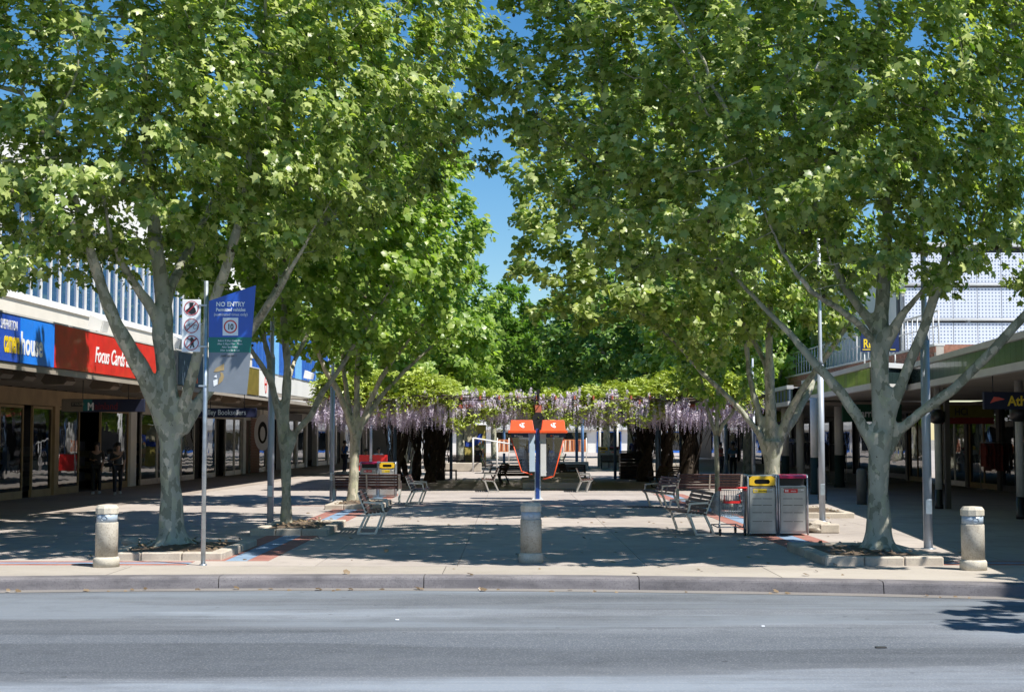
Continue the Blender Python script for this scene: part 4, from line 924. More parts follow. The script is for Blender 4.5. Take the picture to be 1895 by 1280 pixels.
# signs right
def rsign(x,y0,y1,z0,z1,m,body,h,tm,label,sx=.8,off=.1,face=0):
    if face: # faces the camera
        o=empty('hanging_sign',(x,y0,z0),0,label,'hanging sign'); W=y1; MB().box(0,W,-.05,.05,0,z1-z0,bv=.01).build('board',m,o)
        if body: text(body,h,tm,o,(off,-.054,(z1-z0-h)/2),(math.pi/2,0,0),.002,sx,0,.008)
        for xx in (.2,W-.2): MB().tube([(xx,0,z1-z0),(xx,0,3.02-z0)],.012,6).build('hanger',M_darkm,o) if z1<2.98 else None
        return o
a=P(1819,725,29); b=P(1819,757,29)
o=rsign(a.x,29,3.2,b.z,a.z,C('night navy',(.006,.01,.035)),'Athlete',.20,M_yel,'navy hanging sign with yellow letters under the right awning, by the frame edge',.9,.48,1)
MB().prism([(.12,.12),(.24,.16),(.42,.20),(.30,.24),(.2,.25)],-.056,-.052).build('red_flash',M_redsign,o)
a=P(1558,748,46); b=P(1640,780,46)
o=rsign(a.x,46,1.9,b.z,a.z,C('bottle green sign',(.006,.07,.035)),'Harris',.24,M_palew,'bottle green hanging sign with pale letters left of the front right trunk',.8,.40,1)
a=P(1735,750,44); b=P(1735,772,44)
o=rsign(a.x,44,1.7,b.z,a.z,C('dull yellow sign',(.13,.12,.012)),'HCI',.22,M_black,'dull yellow sign above a red strip in the right shade',.8,.5,1); MB().box(0,1.7,-.05,.05,-.20,-.01).build('red_strip',C('dark red strip',(.16,.008,.008)),o)
a=P(1593,615,39.5); b=P(1664,651,39.5)
o=empty('restaurant_sign',(a.x,39.5,b.z),0,'dark blue sign with yellow capital letters above the right awning, behind the trunk','sign'); W=b.x-a.x; H=a.z-b.z
MB().box(0,W,0,.08,0,H).build('board',M_navy,o); text('REST',.24,M_yel,o,(.06,-.006,.12),(math.pi/2,0,0),.002,.72,0,.008); MB().box(.04,W*.9,-.01,-.002,.05,.075).build('underline',M_yel,o)
for x in (.1,W*.9): MB().tube([(x,.04,-.5),(x,.04,.05)],.02,6).build('sign_post',M_trim,o)
# clothes racks and hanging clothes
def rack(px,py,cols,label,n=7,L=1.5,h=1.5,rz=0):
    p=G(px,py); o=empty('clothes_rack',(p.x,p.y,0),rz,label,'clothes rack','clothes racks by the right shops')
    m=MB(); m.tube([(-L/2,0,h),(L/2,0,h)],.015,6); 
    for x in (-L/2,L/2): m.tube([(x,0,h),(x,0,.05)],.015,6); m.tube([(x,-.25,.05),(x,.25,.05)],.015,6)
    m.build('frame',M_alu,o)
    for i in range(n):
        x=-L/2+.12+(L-.24)*i/(n-1); g=MB(); l=.75+.2*rng.random()
        g.prism([(-.20,h-.12),(-.05,h-.03),(.05,h-.03),(.20,h-.12),(.24,h-.4),(.17,h-.42),(.2,h-l),(-.2,h-l),(-.17,h-.42),(-.24,h-.4)],x-.03,x+.03,'x',Matrix.Rotation(rng.normal()*.3,4,'Z')@Matrix.Identity(4) if 0 else None)
        g.build('shirt',C('cloth'+str(cols[i%len(cols)]),cols[i%len(cols)]),o)
rack(1462,893,[(.35,.4,.7),(.6,.62,.75),(.2,.25,.45)],'rack of pale blue shirts beside the white awning column',6,1.0,1.75,.3)
rack(1497,896,[(.035,.04,.07),(.06,.06,.09),(.02,.02,.03)],'rack of dark trousers and jackets between the awning columns',9,1.6,1.6,.1)
rack(1535,893,[(.02,.02,.025),(.03,.02,.03)],'rack of black garments in deep shade left of the trunk',7,1.4,1.5,.1)
rack(1836,908,[(.22,.04,.03),(.12,.03,.03)],'rack of dull red garments inside the right shade',5,.8,1.6,.2)
# end of the mall
EB=empty('far_building',(0,0,0),0,'pale building far down the mall glimpsed between the trunks','building')
unit(-30,30,170,175,0,9,'wall',M_off,EB); unit(-30,30,169.4,170,2.7,3.3,'awning',M_trim,EB)
for i in range(12): o=empty('shop_window',(-22+i*4,169.98,0)); o.parent=EB; unit(0,2.9,-.06,0,0,2.5,'frame',M_alu if i%2 else C('blue frame',(.03,.15,.55)),o); unit(.1,2.8,-.08,-.062,.3,2.4,'pane',M_glass,o)
# ------------------------------------------------------------ bollards
def bollard(px,py,label):
    p=G(px,py); o=empty('bollard',(p.x,p.y+.17,0),0,label,'bollard','concrete bollards along the road edge')
    MB().lathe([(.178,0),(.178,.105),(.168,.125),(.150,.14)],20).build('foot',M_bollcap,o)
    MB().lathe([(.152,.14),(.152,.595),(.146,.605)],24).build('shaft',M_boll,o)
    MB().lathe([(.140,.605),(.140,.715)],24).build('reflector_band',M_band,o)
    rg=MB(); n=len(rg.v)
    for t in np.linspace(-.9,.9,9): pass
    q=[Vector((.045*math.cos(t),-.1405,.66+.034*math.sin(t))) for t in np.linspace(0,2*math.pi,15)]; rg.tube(q,.004,4,False); rg.build('ring_mark',M_galv,o)
    MB().lathe([(.150,.716),(.154,.725),(.154,.795),(.125,.835),(.02,.842)],10,sm=False).build('cap',M_bollcap,o)
bollard(190,1050,'aggregate concrete bollard at the left, standing in front of the tree pit'); bollard(983,1042,'aggregate concrete bollard in the middle, in line with the phones'); bollard(1809,1056,'aggregate concrete bollard at the far right, beside the lit tree kerb')
# ------------------------------------------------------------ lamp poles
def pole(px,py,r,h,label,split=3.4,arm=1):
    p=G(px,py); o=empty('lamp_pole',(p.x,p.y,0),0,label,'lamp pole','tall grey poles along the mall')
    MB().tube([(0,0,0),(0,0,split)],r,16).build('lower_shaft',M_polep,o); MB().lathe([(r*1.7,0),(r*1.7,.012)],12).build('base_plate',M_galv,o)
    MB().tube([(0,0,split),(0,0,split+.10),(0,0,h)],[r,r*.62,r*.55],12).build('upper_shaft',M_polep,o)
    MB().box(-.05,.05,-r-.004,-r+.01,.55,.78,bv=.004).build('access_door',M_galv,o)
    if arm: MB().tube([(0,0,h-.05),(arm*.5,0,h+.12),(arm*1.1,0,h+.14)],.03,8).build('arm',M_polep,o); MB().prism([(-.35,0),(.35,0),(.28,.1),(-.3,.12)],-.1,.1,'y',Matrix.Translation((arm*1.35,0,h+.08))).build('lamp_head',M_palew,o)
    return o
pole(500,968,.068,7.2,'grey lamp pole between the front and second left trees',3.4,1); pole(614,925,.066,7.0,'grey lamp pole at the left end of the long left bench',3.2,1); pole(686,881,.065,7.0,'grey pole in front of the far left awning, behind the bins',3.2,1)
pole(1522,964,.066,7.2,'grey lamp pole right of the waste bins',3.3,-1); pole(1718,1015,.071,7.6,'grey lamp pole in the sun right of the front right trunk',3.3,-1); pole(1344,883,.08,7.0,'grey pole behind the thin young tree',3.0,-1)
pole(1395,900,.07,6.5,'pale grey pole just left of the forked tree behind the bins',3.0,-1)
# ------------------------------------------------------------ notice post
p=G(375,1046); Y=p.y+.03; o=empty('notice_post',(p.x,Y,0),0,'slim galvanised post with a shaped blue no entry board and three round prohibition symbols','sign post')
TOP=P(382,520,Y).z; lean=P(382,520,Y).x-p.x
MB().tube([(0,0,0),(lean,0,TOP)],.032,14).build('post',M_galv,o); MB().lathe([(.055,0),(.05,.02)],12).build('post_collar',M_galv,o)
def L3(px,py): q=P(px,py,Y); return (q.x-p.x, q.z)
bd=[L3(387,738),L3(457,730),L3(474,528),L3(387,556)]; bd=[L3(386,724),L3(457,730),L3(462,680),L3(474,528),L3(387,557)]
yb=-.015
def clip(poly,z0,z1):
    out=[]
    def c(poly,z,keep_above):
        r=[]
        for i in range(len(poly)):
            a,b=poly[i],poly[(i+1)%len(poly)]; ia=(a[1]>=z) if keep_above else (a[1]<=z); ib=(b[1]>=z) if keep_above else (b[1]<=z)
            if ia: r.append(a)
            if ia!=ib: t=(z-a[1])/(b[1]-a[1]); r.append((a[0]+t*(b[0]-a[0]),z))
        return r
    return c(c(poly,z0,True),z1,False)
MB().prism(bd,yb,yb+.012).build('board',M_signgrey,o)
zg0=L3(400,652)[1]; zg1=L3(400,624)[1]
MB().prism(clip(bd,zg0,zg1),yb-.003,yb-.0005).build('green_band',M_teal,o); MB().prism(clip(bd,zg1+.0005,9),yb-.003,yb-.0005).build('blue_field',M_signblue,o)
def tx(s,px,py,hpx,m,sx=.85,bold=.0): x,z=L3(px,py); return text(s,hpx*Y/FPX,m,o,(x,yb-.006,z),(math.pi/2,0,0),.002,sx,0,bold,'CENTER')
tx('NO ENTRY',427,567,8.4,M_signwhite,.92,.006); tx('Permitted vehicles',427.5,576,6.3,M_signwhite,.84,.003); tx('(nominated times only)',427.5,584.5,5.6,M_signwhite,.86,0)
x,z=L3(427,604.5); s=Y/FPX
MB().box(x-14.3*s,x+14.3*s,yb-.007,yb-.0035,z-16.5*s,z+16.5*s,bv=.0).build('speed_plate',M_signwhite,o)
def ringm(x,z,r,w,m,y=yb-.009,name='ring'):
    mb=MB(); n=28
    for i in range(n):
        a=2*math.pi*i/n; b=2*math.pi*(i+1)/n
        for q in ((r-w,a),(r,a),(r,b),(r-w,b)): mb.v.append(Vector((x+q[0]*math.cos(q[1]),y,z+q[0]*math.sin(q[1]))))
        k=len(mb.v)-4; mb._f((k,k+1,k+2,k+3))
    return put(name,mb.mesh(name,m),o)
ringm(x,z,12.4*s,2.5*s,M_redsign,name='red_ring'); text('10',10.5*s,M_black,o,(x,yb-.010,z-5.2*s),(math.pi/2,0,0),.002,.8,0,.012,'CENTER')
for i,t in enumerate(('Before 9.30am Every Day','After 5.30pm Mon - Thurs','After 9pm Friday','After 1pm Sat & Sun')): tx(t,426,632+i*5.9,3.6,M_signwhite,.86)
tx('Local Law No. 1',424,659.5,3.5,M_black,.9)
def shp(pts,m,name): MB().prism([L3(a,b) for a,b in pts],yb-.004,yb-.0005).build(name,m,o)
shp([(396,688),(400,681),(408,677),(415,672),(415,685),(409,686),(402,688)],M_gold,'emblem_top'); shp([(408,688),(413,690),(415,697),(412,705),(404,712),(406,700),(409,696)],M_gold,'emblem_curve'); shp([(396,697),(401,693),(402,699)],M_signwhite,'emblem_tip'); shp([(395,704),(403,701),(403,711),(396,715)],M_signwhite,'emblem_foot')
# small white board of three symbols
def wb(x0,x1,y0,y1,name,m,yy): a=L3(x0,y1); b=L3(x1,y0); return MB().box(a[0],b[0],yy,yy+.01,a[1],b[1],bv=.004).build(name,m,o)
wb(336.5,372.5,554.5,651,'symbol_board',M_signwhite,yb-.005)
for (cy) in (570.5,603,634.5):
    x,z=L3(355,cy); ringm(x,z,13.6*s,1.5*s,M_darkred,yb-.012,'prohibition_ring')
def slash(cy,y=yb-.0125):
    x,z=L3(355,cy); mb=MB(); d=9.4*s; w=.6*s
    mb.quad((x-d-w,y,z-d+w),(x-d+w,y,z-d-w),(x+d+w,y,z+d-w),(x+d-w,y,z+d+w)); mb.build('slash',M_darkred,o)
def disc(cx,cz,r,m,nm,y=yb-.0115,sx=1): 
    mb=MB(); n=14; k=len(mb.v)
    for i in range(n): a=2*math.pi*i/n; mb.v.append(Vector((cx+r*sx*math.cos(a),y,cz+r*math.sin(a))))
    mb._f(tuple(range(n))); put(nm,mb.mesh(nm,m),o)
def poly(pts,nm,m=None,y=yb-.0115):
    mb=MB()
    for a,b in pts: q=L3(a,b); mb.v.append(Vector((q[0],y,q[1])))
    mb._f(tuple(range(len(pts)))); put(nm,mb.mesh(nm,m or M_black),o)
# drinker
poly([(351,560),(359,560),(359,563),(358,567),(362,570),(364,577),(361,580),(355,582),(350,579),(346,577),(344,575),(346,573),(350,570),(352,567)],'drinking_figure'); slash(570.5)
# bicycle
for cx in (348,362): x,z=L3(cx,605); ringm(x,z,4.2*s,.7*s,M_black,yb-.0115,'wheel_mark')
x0=[L3(*q) for q in ((348,605),(351,599),(359,599),(362,605),(359,599),(355,605),(351,599))]
mb=MB(); 
for a,b in zip(x0,x0[1:]): mb.tube([(a[0],yb-.0115,a[1]),(b[0],yb-.0115,b[1])],.0022,4)
mb.build('bicycle_frame_mark',M_black,o); slash(603)
poly([(354,624),(357,624),(358,627),(361,629),(365,626),(366,627),(361,631),(359,633),(359,638),(361,643),(359,644),(356,638),(354,644),(352,644),(354,637),(353,630),(348,628),(346,625),(347,624),(350,627),(353,627)],'skating_figure'); slash(634.5)
for cy in (565,641,714): a=L3(376,cy); MB().box(a[0]-.06,a[0]+.06,-.036,.036,a[1]-.012,a[1]+.012,bv=.004).build('clamp',M_galv,o)
# ------------------------------------------------------------ benches
def bench(loc,rz,label,L=1.75,group='slatted benches along the mall',dark=0,back=True,arms=True,name='bench'):
    o=empty(name,loc,rz,label,'bench',group); o.scale=(.95,.87,.88)   # long axis = local x, faces local -y
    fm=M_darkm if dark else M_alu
    def frame(x):
        m=MB(); m.smf=False; w=.028
        def bar(pts,r): 
            for a,b in zip(pts,pts[1:]):
                a=Vector((0,*a)); b=Vector((0,*b)); d=(b-a).normalized(); nrm=Vector((0,-d.z,d.y))*r
                m.prism([((a+nrm).y,(a+nrm).z),((b+nrm).y,(b+nrm).z),((b-nrm).y,(b-nrm).z),((a-nrm).y,(a-nrm).z)],x-w,x+w,'x')
        bar([(-.27,.44),(-.20,.38),(-.07,.02)],.024); bar([(.11,.42),(.17,.30),(.30,.02)],.024); bar([(-.085,.018),(.315,.018)],.018)
        bar([(-.30,.445),(.14,.40)],.024)
        if back: bar([(.11,.40),(.20,.60),(.30,.86)],.022)
        if arms: bar([(-.24,.45),(-.20,.63)],.017); bar([(-.22,.64),(.21,.66)],.018)
        m.build('end_frame',fm,o)
    for x in (-L/2+.04,L/2-.04): frame(x)
    if L>1.6: 
        m=MB(); m.prism([(-.28,.42),(.14,.375),(.14,.40),(-.28,.445)],-.02,.02,'x'); 
        if back: m.prism([(.115,.40),(.155,.40),(.325,.86),(.295,.86)],-.02,.02,'x')
        m.build('middle_bracket',fm,o)
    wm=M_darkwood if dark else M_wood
    for i in range(6):
        t=i/5; y=-.29+.40*t; z=.470-.040*t; MB().box(-L/2,L/2,y-.028,y+.028,z-.014,z+.014,bv=.005).build('seat_slat',wm,o)
    if back:
        for i in range(5):
            t=i/4; y=.135+.145*t; z=.505+.335*t
            Mx=Matrix.Translation((0,y,z))@Matrix.Rotation(-.40,4,'X'); 
            q=MB().box(-L/2,L/2,-.012,.012,-.034,.034,bv=.005).build('back_slat',wm,o); q.matrix_local=Mx
    return o
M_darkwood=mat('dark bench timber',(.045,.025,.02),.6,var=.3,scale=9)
def bpx(px,py,rzdeg,label,**k): q=G(px,py); return bench((q.x,q.y,0),math.radians(rzdeg),label,**k)
# facing +x : rz = +90 ; facing -x : rz=-90 ; facing away from camera: 180
bench((-2.58,27.2,0),math.radians(92),'slatted armchair bench nearest on the left, facing the middle'); bench((-2.5,38.3,0),math.radians(90),'slatted armchair bench second on the left, beside the long bench end')
bench((-3.95,39.4,0),math.radians(180),'long slatted bench seen from behind the third left tree',L=1.95,arms=True); bench((5.4,39.6,0),math.radians(180),'long slatted bench seen from behind the trolley and thin young tree',L=1.9)
bench((3.30,26.9,0),math.radians(-84),'slatted armchair bench nearest on the right, beside the trolley'); bench((3.75,36.4,0),math.radians(-80),'slatted armchair bench second on the right, before the drain grate')
bench((-.72,47.6,0),math.radians(-88),'armchair bench with pale end frame facing left, by the front of the pergola shade'); bench((2.38,47.4,0),math.radians(88),'armchair bench with pale end frame facing right, by the front of the pergola shade')
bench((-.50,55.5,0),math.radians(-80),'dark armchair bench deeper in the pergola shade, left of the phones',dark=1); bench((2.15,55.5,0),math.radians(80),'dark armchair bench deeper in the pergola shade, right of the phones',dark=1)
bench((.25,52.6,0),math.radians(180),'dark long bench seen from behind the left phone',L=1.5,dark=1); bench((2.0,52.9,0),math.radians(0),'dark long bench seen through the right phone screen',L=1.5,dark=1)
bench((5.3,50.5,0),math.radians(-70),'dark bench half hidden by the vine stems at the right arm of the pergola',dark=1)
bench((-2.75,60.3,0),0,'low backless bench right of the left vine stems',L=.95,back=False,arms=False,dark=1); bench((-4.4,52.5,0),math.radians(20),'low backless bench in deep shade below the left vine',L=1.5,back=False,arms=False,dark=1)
bench((-2.75,83.2,0),math.radians(180),'far dark bench on which the lone man sits',L=2.0,dark=1); bench((5.95,82,0),math.radians(0),'far dark bench right of the phones, in front of the far bins',L=1.9,dark=1)
bench((3.1,90,0),math.radians(-90),'far pale framed bench between the banner boards and the far bins'); bench((-1.2,72,0),math.radians(90),'dark bench beyond the pergola, seen left of the phones',dark=1)
# ------------------------------------------------------------ waste bins
def bins(x,y,rz,labs,scale=1.0,order=('y','r'),detail=True):
    for k,c in enumerate(order):
        yel=(c=='y'); X0=k*.665
        o=empty('waste_bin',(x+math.cos(rz)*X0*scale,y+math.sin(rz)*X0*scale,0),rz,labs[k],'waste bin','steel waste and recycling bins'); o.scale=(scale,)*3
        W=.64; Dp=.62; H=1.30
        MB().box(.03,W-.03,.03,Dp,.05,1.05).build('cabinet',M_bin,o)
        fr=MB()
        for xx in (.012,W-.012): fr.tube([(xx,.0,.02),(xx,.0,H-.09),(xx,.03,H-.02),(xx,.09,H),(xx,Dp-.09,H),(xx,Dp-.02,H-.03),(xx,Dp,H-.1),(xx,Dp,.02)],.020,8)
        fr.build('side_rail',M_galv,o)
        MB().box(.05,W-.05,.012,.032,.10,1.04,bv=.004).build('door',M_bin,o)
        sl=MB()
        for zz in (.31,.50,.66,.80,.95,1.03):
            for x0 in (.105,.33): sl.box(x0,x0+.20,.0095,.0125,zz-.005,zz+.005)
        sl.build('door_slots',M_binline,o)
        m1=M_binyel if yel else M_binred
        MB().box(.13 if yel else .13,.42,.004,.0095,.93-.005,1.01).build('label',M_yel if yel else M_redsign,o)
        text('recycling' if yel else 'waste',.042,M_black if yel else M_signwhite,o,(.24 if yel else .27,.001,.95),(math.pi/2,0,0),.001,.85)
        mk=MB(); mk.prism([(.15,.945),(.18,.945),(.18,.985),(.165,1.0),(.15,.985)],.001,.0035); mk.prism([(.19,.945),(.22,.945),(.215,.965),(.22,.99),(.19,.99),(.195,.965)],.001,.0035); mk.build('label_symbol',M_signwhite if not yel else M_bin,o)
        MB().box(.49,.555,.004,.012,.975,1.005,bv=.003).build('lock_plate',M_palew,o)
        if yel:
            h=MB(); cx=.32; zc=1.165
            # face with slot opening: built as ring of quads
            ox=[(.045,1.075),(.595,1.075),(.595,1.255),(.50,1.262),(.40,1.285),(.24,1.285),(.13,1.262),(.045,1.255)]
            n=24; outer=[]; inner=[]
            for i in range(n):
                a=2*math.pi*i/n; ca,sa=math.cos(a),math.sin(a); inner.append((cx+(.12 if ca>0.01 else -.12 if ca<-.01 else 0)+.048*ca, zc+.05*sa))
                t=min(.275/abs(ca) if abs(ca)>1e-6 else 9, (.12 if sa>0 else .09)/abs(sa) if abs(sa)>1e-6 else 9); outer.append((cx+ca*t, zc+sa*t))
            b0=len(h.v)
            for q in (outer,inner):
                for a,b in q: h.v.append(Vector((a,.008,b)))
            for q in (outer,inner):
                for a,b in q: h.v.append(Vector((a,.035,b)))
            for i in range(n): j=(i+1)%n; h._f((i,j,n+j,n+i)); h._f((n+i,n+j,3*n+j,3*n+i)); h._f((2*n+i,2*n+j,3*n+j,3*n+i)); h._f((i,j,2*n+j,2*n+i))
            h.build('yellow_hood',M_binyel,o); MB().box(.03,W-.03,.036,Dp,1.285,1.30).build('top_plate',M_galv,o)
            MB().box(.04,W-.04,.25,.26,1.06,1.285).build('inner_wall',M_black,o)
        else:
            t=MB(); pr=[(.0,1.235),(.01,1.275),(.05,1.30),(.12,1.312),(Dp-.05,1.312),(Dp,1.26)]
            t.prism(pr+[(Dp,1.25),(Dp-.06,1.30),(.12,1.298),(.05,1.285),(.02,1.255),(.012,1.235)],.03,W-.03,'x'); t.build('red_lid',M_binred,o)
            MB().box(.03,W-.03,.30,.31,1.06,1.29).build('inner_wall',M_black,o); MB().box(.045,W-.045,.02,.30,1.055,1.075).build('chute_sill',M_galv,o)
p=G(1384,991); bins(p.x,p.y,math.radians(-1.5),('front right steel bin with yellow hood and yellow recycling label','front right steel bin with magenta red lid and red waste label'),.83)
p=G(690,911); bins(p.x+.0,42.5,math.radians(1),('steel bin with red lid and red label behind the long left bench','steel bin with yellow hood behind the armchair bench on the left'),0.80,('r','y'))
p=G(1114,868); bins(5.05,84.5,0,('far away bin with yellow hood near the right of the phones','far away bin with red lid near the right of the phones'),.95,('y','r'))
# ------------------------------------------------------------ shopping trolley
p=G(1334,992); o=empty('shopping_trolley',(p.x,p.y+.12,0),math.radians(4),'empty wire shopping trolley with red handle, left of the recycling bin','trolley'); o.scale=(.9,.9,.83)
W=.50; m=MB()
def tb(a,b,r=.0075,n=4): m.tube([a,b],r,n,False)
z0,z1=.42,.98; y0,y1=.0,.85
# basket wires: front panel (towards camera) and sides
for i in range(15): x=W*i/14; tb((x,y0,z1),(x+.0,y0+.03,z0))
for i in range(15): x=.04+(W-.08)*i/14; tb((x,y1,z1-.15),(x,y1-.06,z0+.06))
for i in range(20):
    y=y0+(y1-y0)*i/19; zt=z1-.15*i/19; zb=z0+.06*i/19
    for x in (0,W): tb((x,y,zt),(x+(.02 if x==0 else -.02),y,zb))
for k in range(6):
    t=k/5; 
    tb((0,y0+.03*(1-t),z0+(z1-z0)*t),(W,y0+.03*(1-t),z0+(z1-z0)*t),.005)
    for x in (0,W): tb((x,y0,z0+(z1-z0)*t),(x,y1,z0+.06+(z1-.15-z0-.06)*t),.005)
for i in range(11): tb((.02+i*(W-.04)/10,y0,z0),(.02+i*(W-.04)/10,y1,z0+.06))
m.build('basket',M_galv,o)
m=MB()
for x in (.0,W):
    m.tube([(x,-.10,1.03),(x,-.02,.98),(x,.02,.30),(x,.12,.17),(x,.80,.20),(x,.83,.12)],.013,6); m.tube([(x,.02,.30),(x,-.02,.14)],.013,6)
m.tube([(0,.10,.18),(W,.10,.18)],.012,6); m.tube([(0,.78,.2),(W,.78,.2)],.012,6); m.tube([(0,0,z1),(W,0,z1)],.010,6)
m.build('chassis',M_galv,o)
MB().tube([(-.03,-.11,1.035),(W+.03,-.11,1.035)],.022,8).build('handle',M_redsign,o)
for x in (0,W): MB().box(x-.02,x+.02,-.10,.06,.965,1.05,bv=.008).build('handle_bracket',M_redsign,o)
m=MB(); m.tube([(.10,-.01,.88),(.08,-.03,.70)],.012,5); m.tube([(W-.10,-.01,.88),(W-.08,-.03,.70)],.012,5); m.box(.10,W-.10,-.04,-.01,.70,.75); m.build('child_seat_flap',M_redsign,o)
for x in (0,W):
    for y in (-.02,.83):
        MB().lathe([(.055,-.018),(.06,-.012),(.06,.012),(.055,.018)],14,M=Matrix.Translation((x,y,.062))@Matrix.Rotation(math.pi/2,4,'Y')).build('wheel',M_black,o); MB().box(x-.026,x+.026,y-.012,y+.012,.062,.15).build('caster',M_darkm,o)
# ------------------------------------------------------------ payphones
p=G(995,924); PX,PY=p.x,p.y+.06; s=PY/FPX
po=empty('phone_post',(PX,PY,0),0,'dark blue steel post between the two orange hooded payphones','post')
MB().box(-3.4*s,3.4*s,-.03,.03,0,2.02).build('post',M_phoneblue,po)
MB().box(-.16,.16,-.10,.10,0,.012).build('base_plate',M_palew,po)
for sg in (-1,1): MB().prism([(sg*.03,.012),(sg*.15,.012),(sg*.03,.17)],-.005,.005).build('gusset',M_palew,po)
m=MB(); m.box(-.085,-.055,-.01,.02,0,1.05); m.box(.055,.085,-.01,.02,0,1.0); m.build('side_channel',M_pale,po)
def phone(sg,label):
    o=empty('payphone',(PX,PY,0),0,label,'payphone','orange hooded payphones')
    def X(px): return sg*abs(px-995)*s
    def Z(py): return CAM_H+(810-py)*s
    # hood
    hd=MB(); zt,zm,zb=Z(778),Z(796),Z(800)
    xi,xo=X(1001.5),X(1046); xi2,xo2=X(998.5),X(1049.5)
    A=[(xi+sg*.045,-.14,zt),(xo-sg*.03,-.14,zt),(xo-sg*.02,.38,zt+.02),(xi+sg*.045,.38,zt+.02)]
    B=[(xi,-.26,zm),(xo,-.26,zm),(xo,.5,zm),(xi,.5,zm)]; Cc=[(xi2,-.28,zm-.002),(xo2,-.28,zm-.002),(xo2,.52,zm-.002),(xi2,.52,zm-.002)]; Dd=[(a,b,zb-.02) for a,b,c in Cc]
    n=0
    for q in (A,B,Cc,Dd): hd.v+= [Vector(v) for v in q]
    hd._f((0,1,2,3))
    for k in range(3):
        for i in range(4): j=(i+1)%4; hd._f((k*4+i,k*4+j,k*4+4+j,k*4+4+i))
    hd._f((12,13,14,15)); me=hd.mesh('hood',M_orange); me=evaluate(me,[('BEVEL',dict(width=.016,segments=2))]); put('hood',me,o)
    # emblem on sloping face
    cx=(xi+xo)/2; em=[(-.10,.075),(.085,.075),(.085,.05),(.035,.045),(.045,.0),(.075,-.03),(.06,-.075),(.01,-.085),(-.045,-.05),(-.085,.0),(-.09,.035),(-.04,.06),(-.045,.01),(-.01,-.01),(.0,.02),(-.015,.045)]
    em=[(-.02,.085),(.09,.085),(.085,.06),(.04,.055),(.035,.02),(.06,-.01),(.085,-.045),(.07,-.085),(.025,-.09),(-.03,-.06),(-.075,-.02),(-.09,.025),(-.07,.055),(-.035,.05),(-.05,.02),(-.02,-.005),(.005,.02),(.0,.045),(-.02,.055)]
    zc=(zt+zm)/2; sl=math.atan2(.12,zt-zm); Mx=Matrix.Translation((cx,-.204,zc))@Matrix.Rotation(-sl,4,'X')@Matrix.Scale(.85,4)
    q=MB().prism(em,-.006,.004,'y').build('emblem',M_signwhite,o); q.matrix_local=Mx
    # side cabinet
    zc1=Z(872 if sg<0 else 880); MB().box(min(X(1000),X(1010.5)),max(X(1000),X(1010.5)),-.16,.02,zc1,zb-.025,bv=.006).build('cabinet',M_pale if sg<0 else M_palew,o)
    xa,xb=X(1011.5),X(1046 if sg>0 else 1044)
    MB().box(min(xa,xb),max(xa,xb),-.17,-.13,Z(809),zb-.022).build('name_band',M_navy,o)
    text('Telstra',.055,M_signwhite,o,((xa+xb)/2-.10,-.172,Z(808.2)),(math.pi/2,0,0),.002,.85,0,.004)
    cc=MB(); cc.lathe([(.028,-.002),(.028,.002)],10,M=Matrix.Translation(((xa+xb)/2-.135,-.173,Z(806)))@Matrix.Rotation(math.pi/2,4,'X')); cc.build('name_dot',M_signwhite if sg<0 else M_orange,o)
    zl=Z(871) if sg<0 else Z(880)
    sc=[(X(1011.5),Z(809)),(X(1043),Z(809)),(X(1025),zl),(X(1011.5),zl)]
    MB().prism(sc,-.105,-.097).build('screen',M_glassph,o)
    fr=MB(); fr.tube([(X(1044),-.12,Z(810)),(X(1025),-.12,zl),(X(1020),-.12,zl-.03),(X(1005),-.12,zl-.09)],.016,6); fr.tube([(X(1044),.36,Z(810)),(X(1025),.36,zl),(X(1005),.3,zl-.09)],.014,6); fr.build('screen_edge',M_orange,o)
    MB().prism([(X(1013),Z(812)),(X(1042),Z(812)),(X(1026),zl+.02),(X(1013),zl+.02)],.34,.348).build('rear_screen',M_glassph,o)
    MB().box(min(X(1011),X(1016)),max(X(1011),X(1016)),-.09,.22,Z(862),Z(815),bv=.01).build('telephone',M_darkm,o)
    MB().tube([(X(1014),-.12,Z(822)),(X(1016.5),-.13,Z(830)),(X(1014),-.12,Z(838))],.014,6).build('handset',M_black,o)
    MB().box(min(X(1011),X(1024)),max(X(1011),X(1024)),-.09,.3,zl+.0,zl+.02).build('shelf',M_bin,o)
phone(-1,'left payphone under an orange hood, with the pale blue side cabinet'); phone(1,'right payphone under an orange hood, with the pale grey side cabinet')
# ------------------------------------------------------------ steps in the middle of the pergola
st=empty('low_steps',(1.35,49.0,0),0,'low pale concrete steps behind the phones under the pergola','steps')
for a,b,y,z0,z1 in ((-1.0,1.35,0,0,.24),(-1.0,1.3,1.2,.0,.36),(-.75,1.1,2.6,.0,.5)): MB().box(a,b,y,y+1.1,z0,z1,bv=.02).build('step',M_plotk,st)
# ------------------------------------------------------------ pergola and wisteria
PG=empty('pergola',(0,0,0),0,'pergola of blue posts and orange beams buried under wisteria across the mall','pergola')
posts=[(-4.4,54.2),(-3.3,58),(-5.2,61),(-2.6,61.5),(.9,49.6),(.9,61.5),(4.4,61.5),(5.55,55.2),(6.0,58.5),(7.2,61.5)]
for x,y in posts: MB().tube([(x,y,0),(x,y,2.85)],.065,10).build('post',C('pergola blue',(.10,.17,.27)),PG)
OB=C('orange beam',(.48,.13,.07))
def beam(a,b,z,w=.06,h=.16):
    a=Vector(a);b=Vector(b);d=b-a;o_=MB().box(0,d.length,-w/2,w/2,0,h).build('beam',OB,PG); o_.matrix_local=Matrix.Translation((a.x,a.y,z))@Matrix.Rotation(math.atan2(d.y,d.x),4,'Z')
for x in (-5.6,-3.1,.9,4.2,6.5): beam((x,47.4),(x+.4,62),2.85)
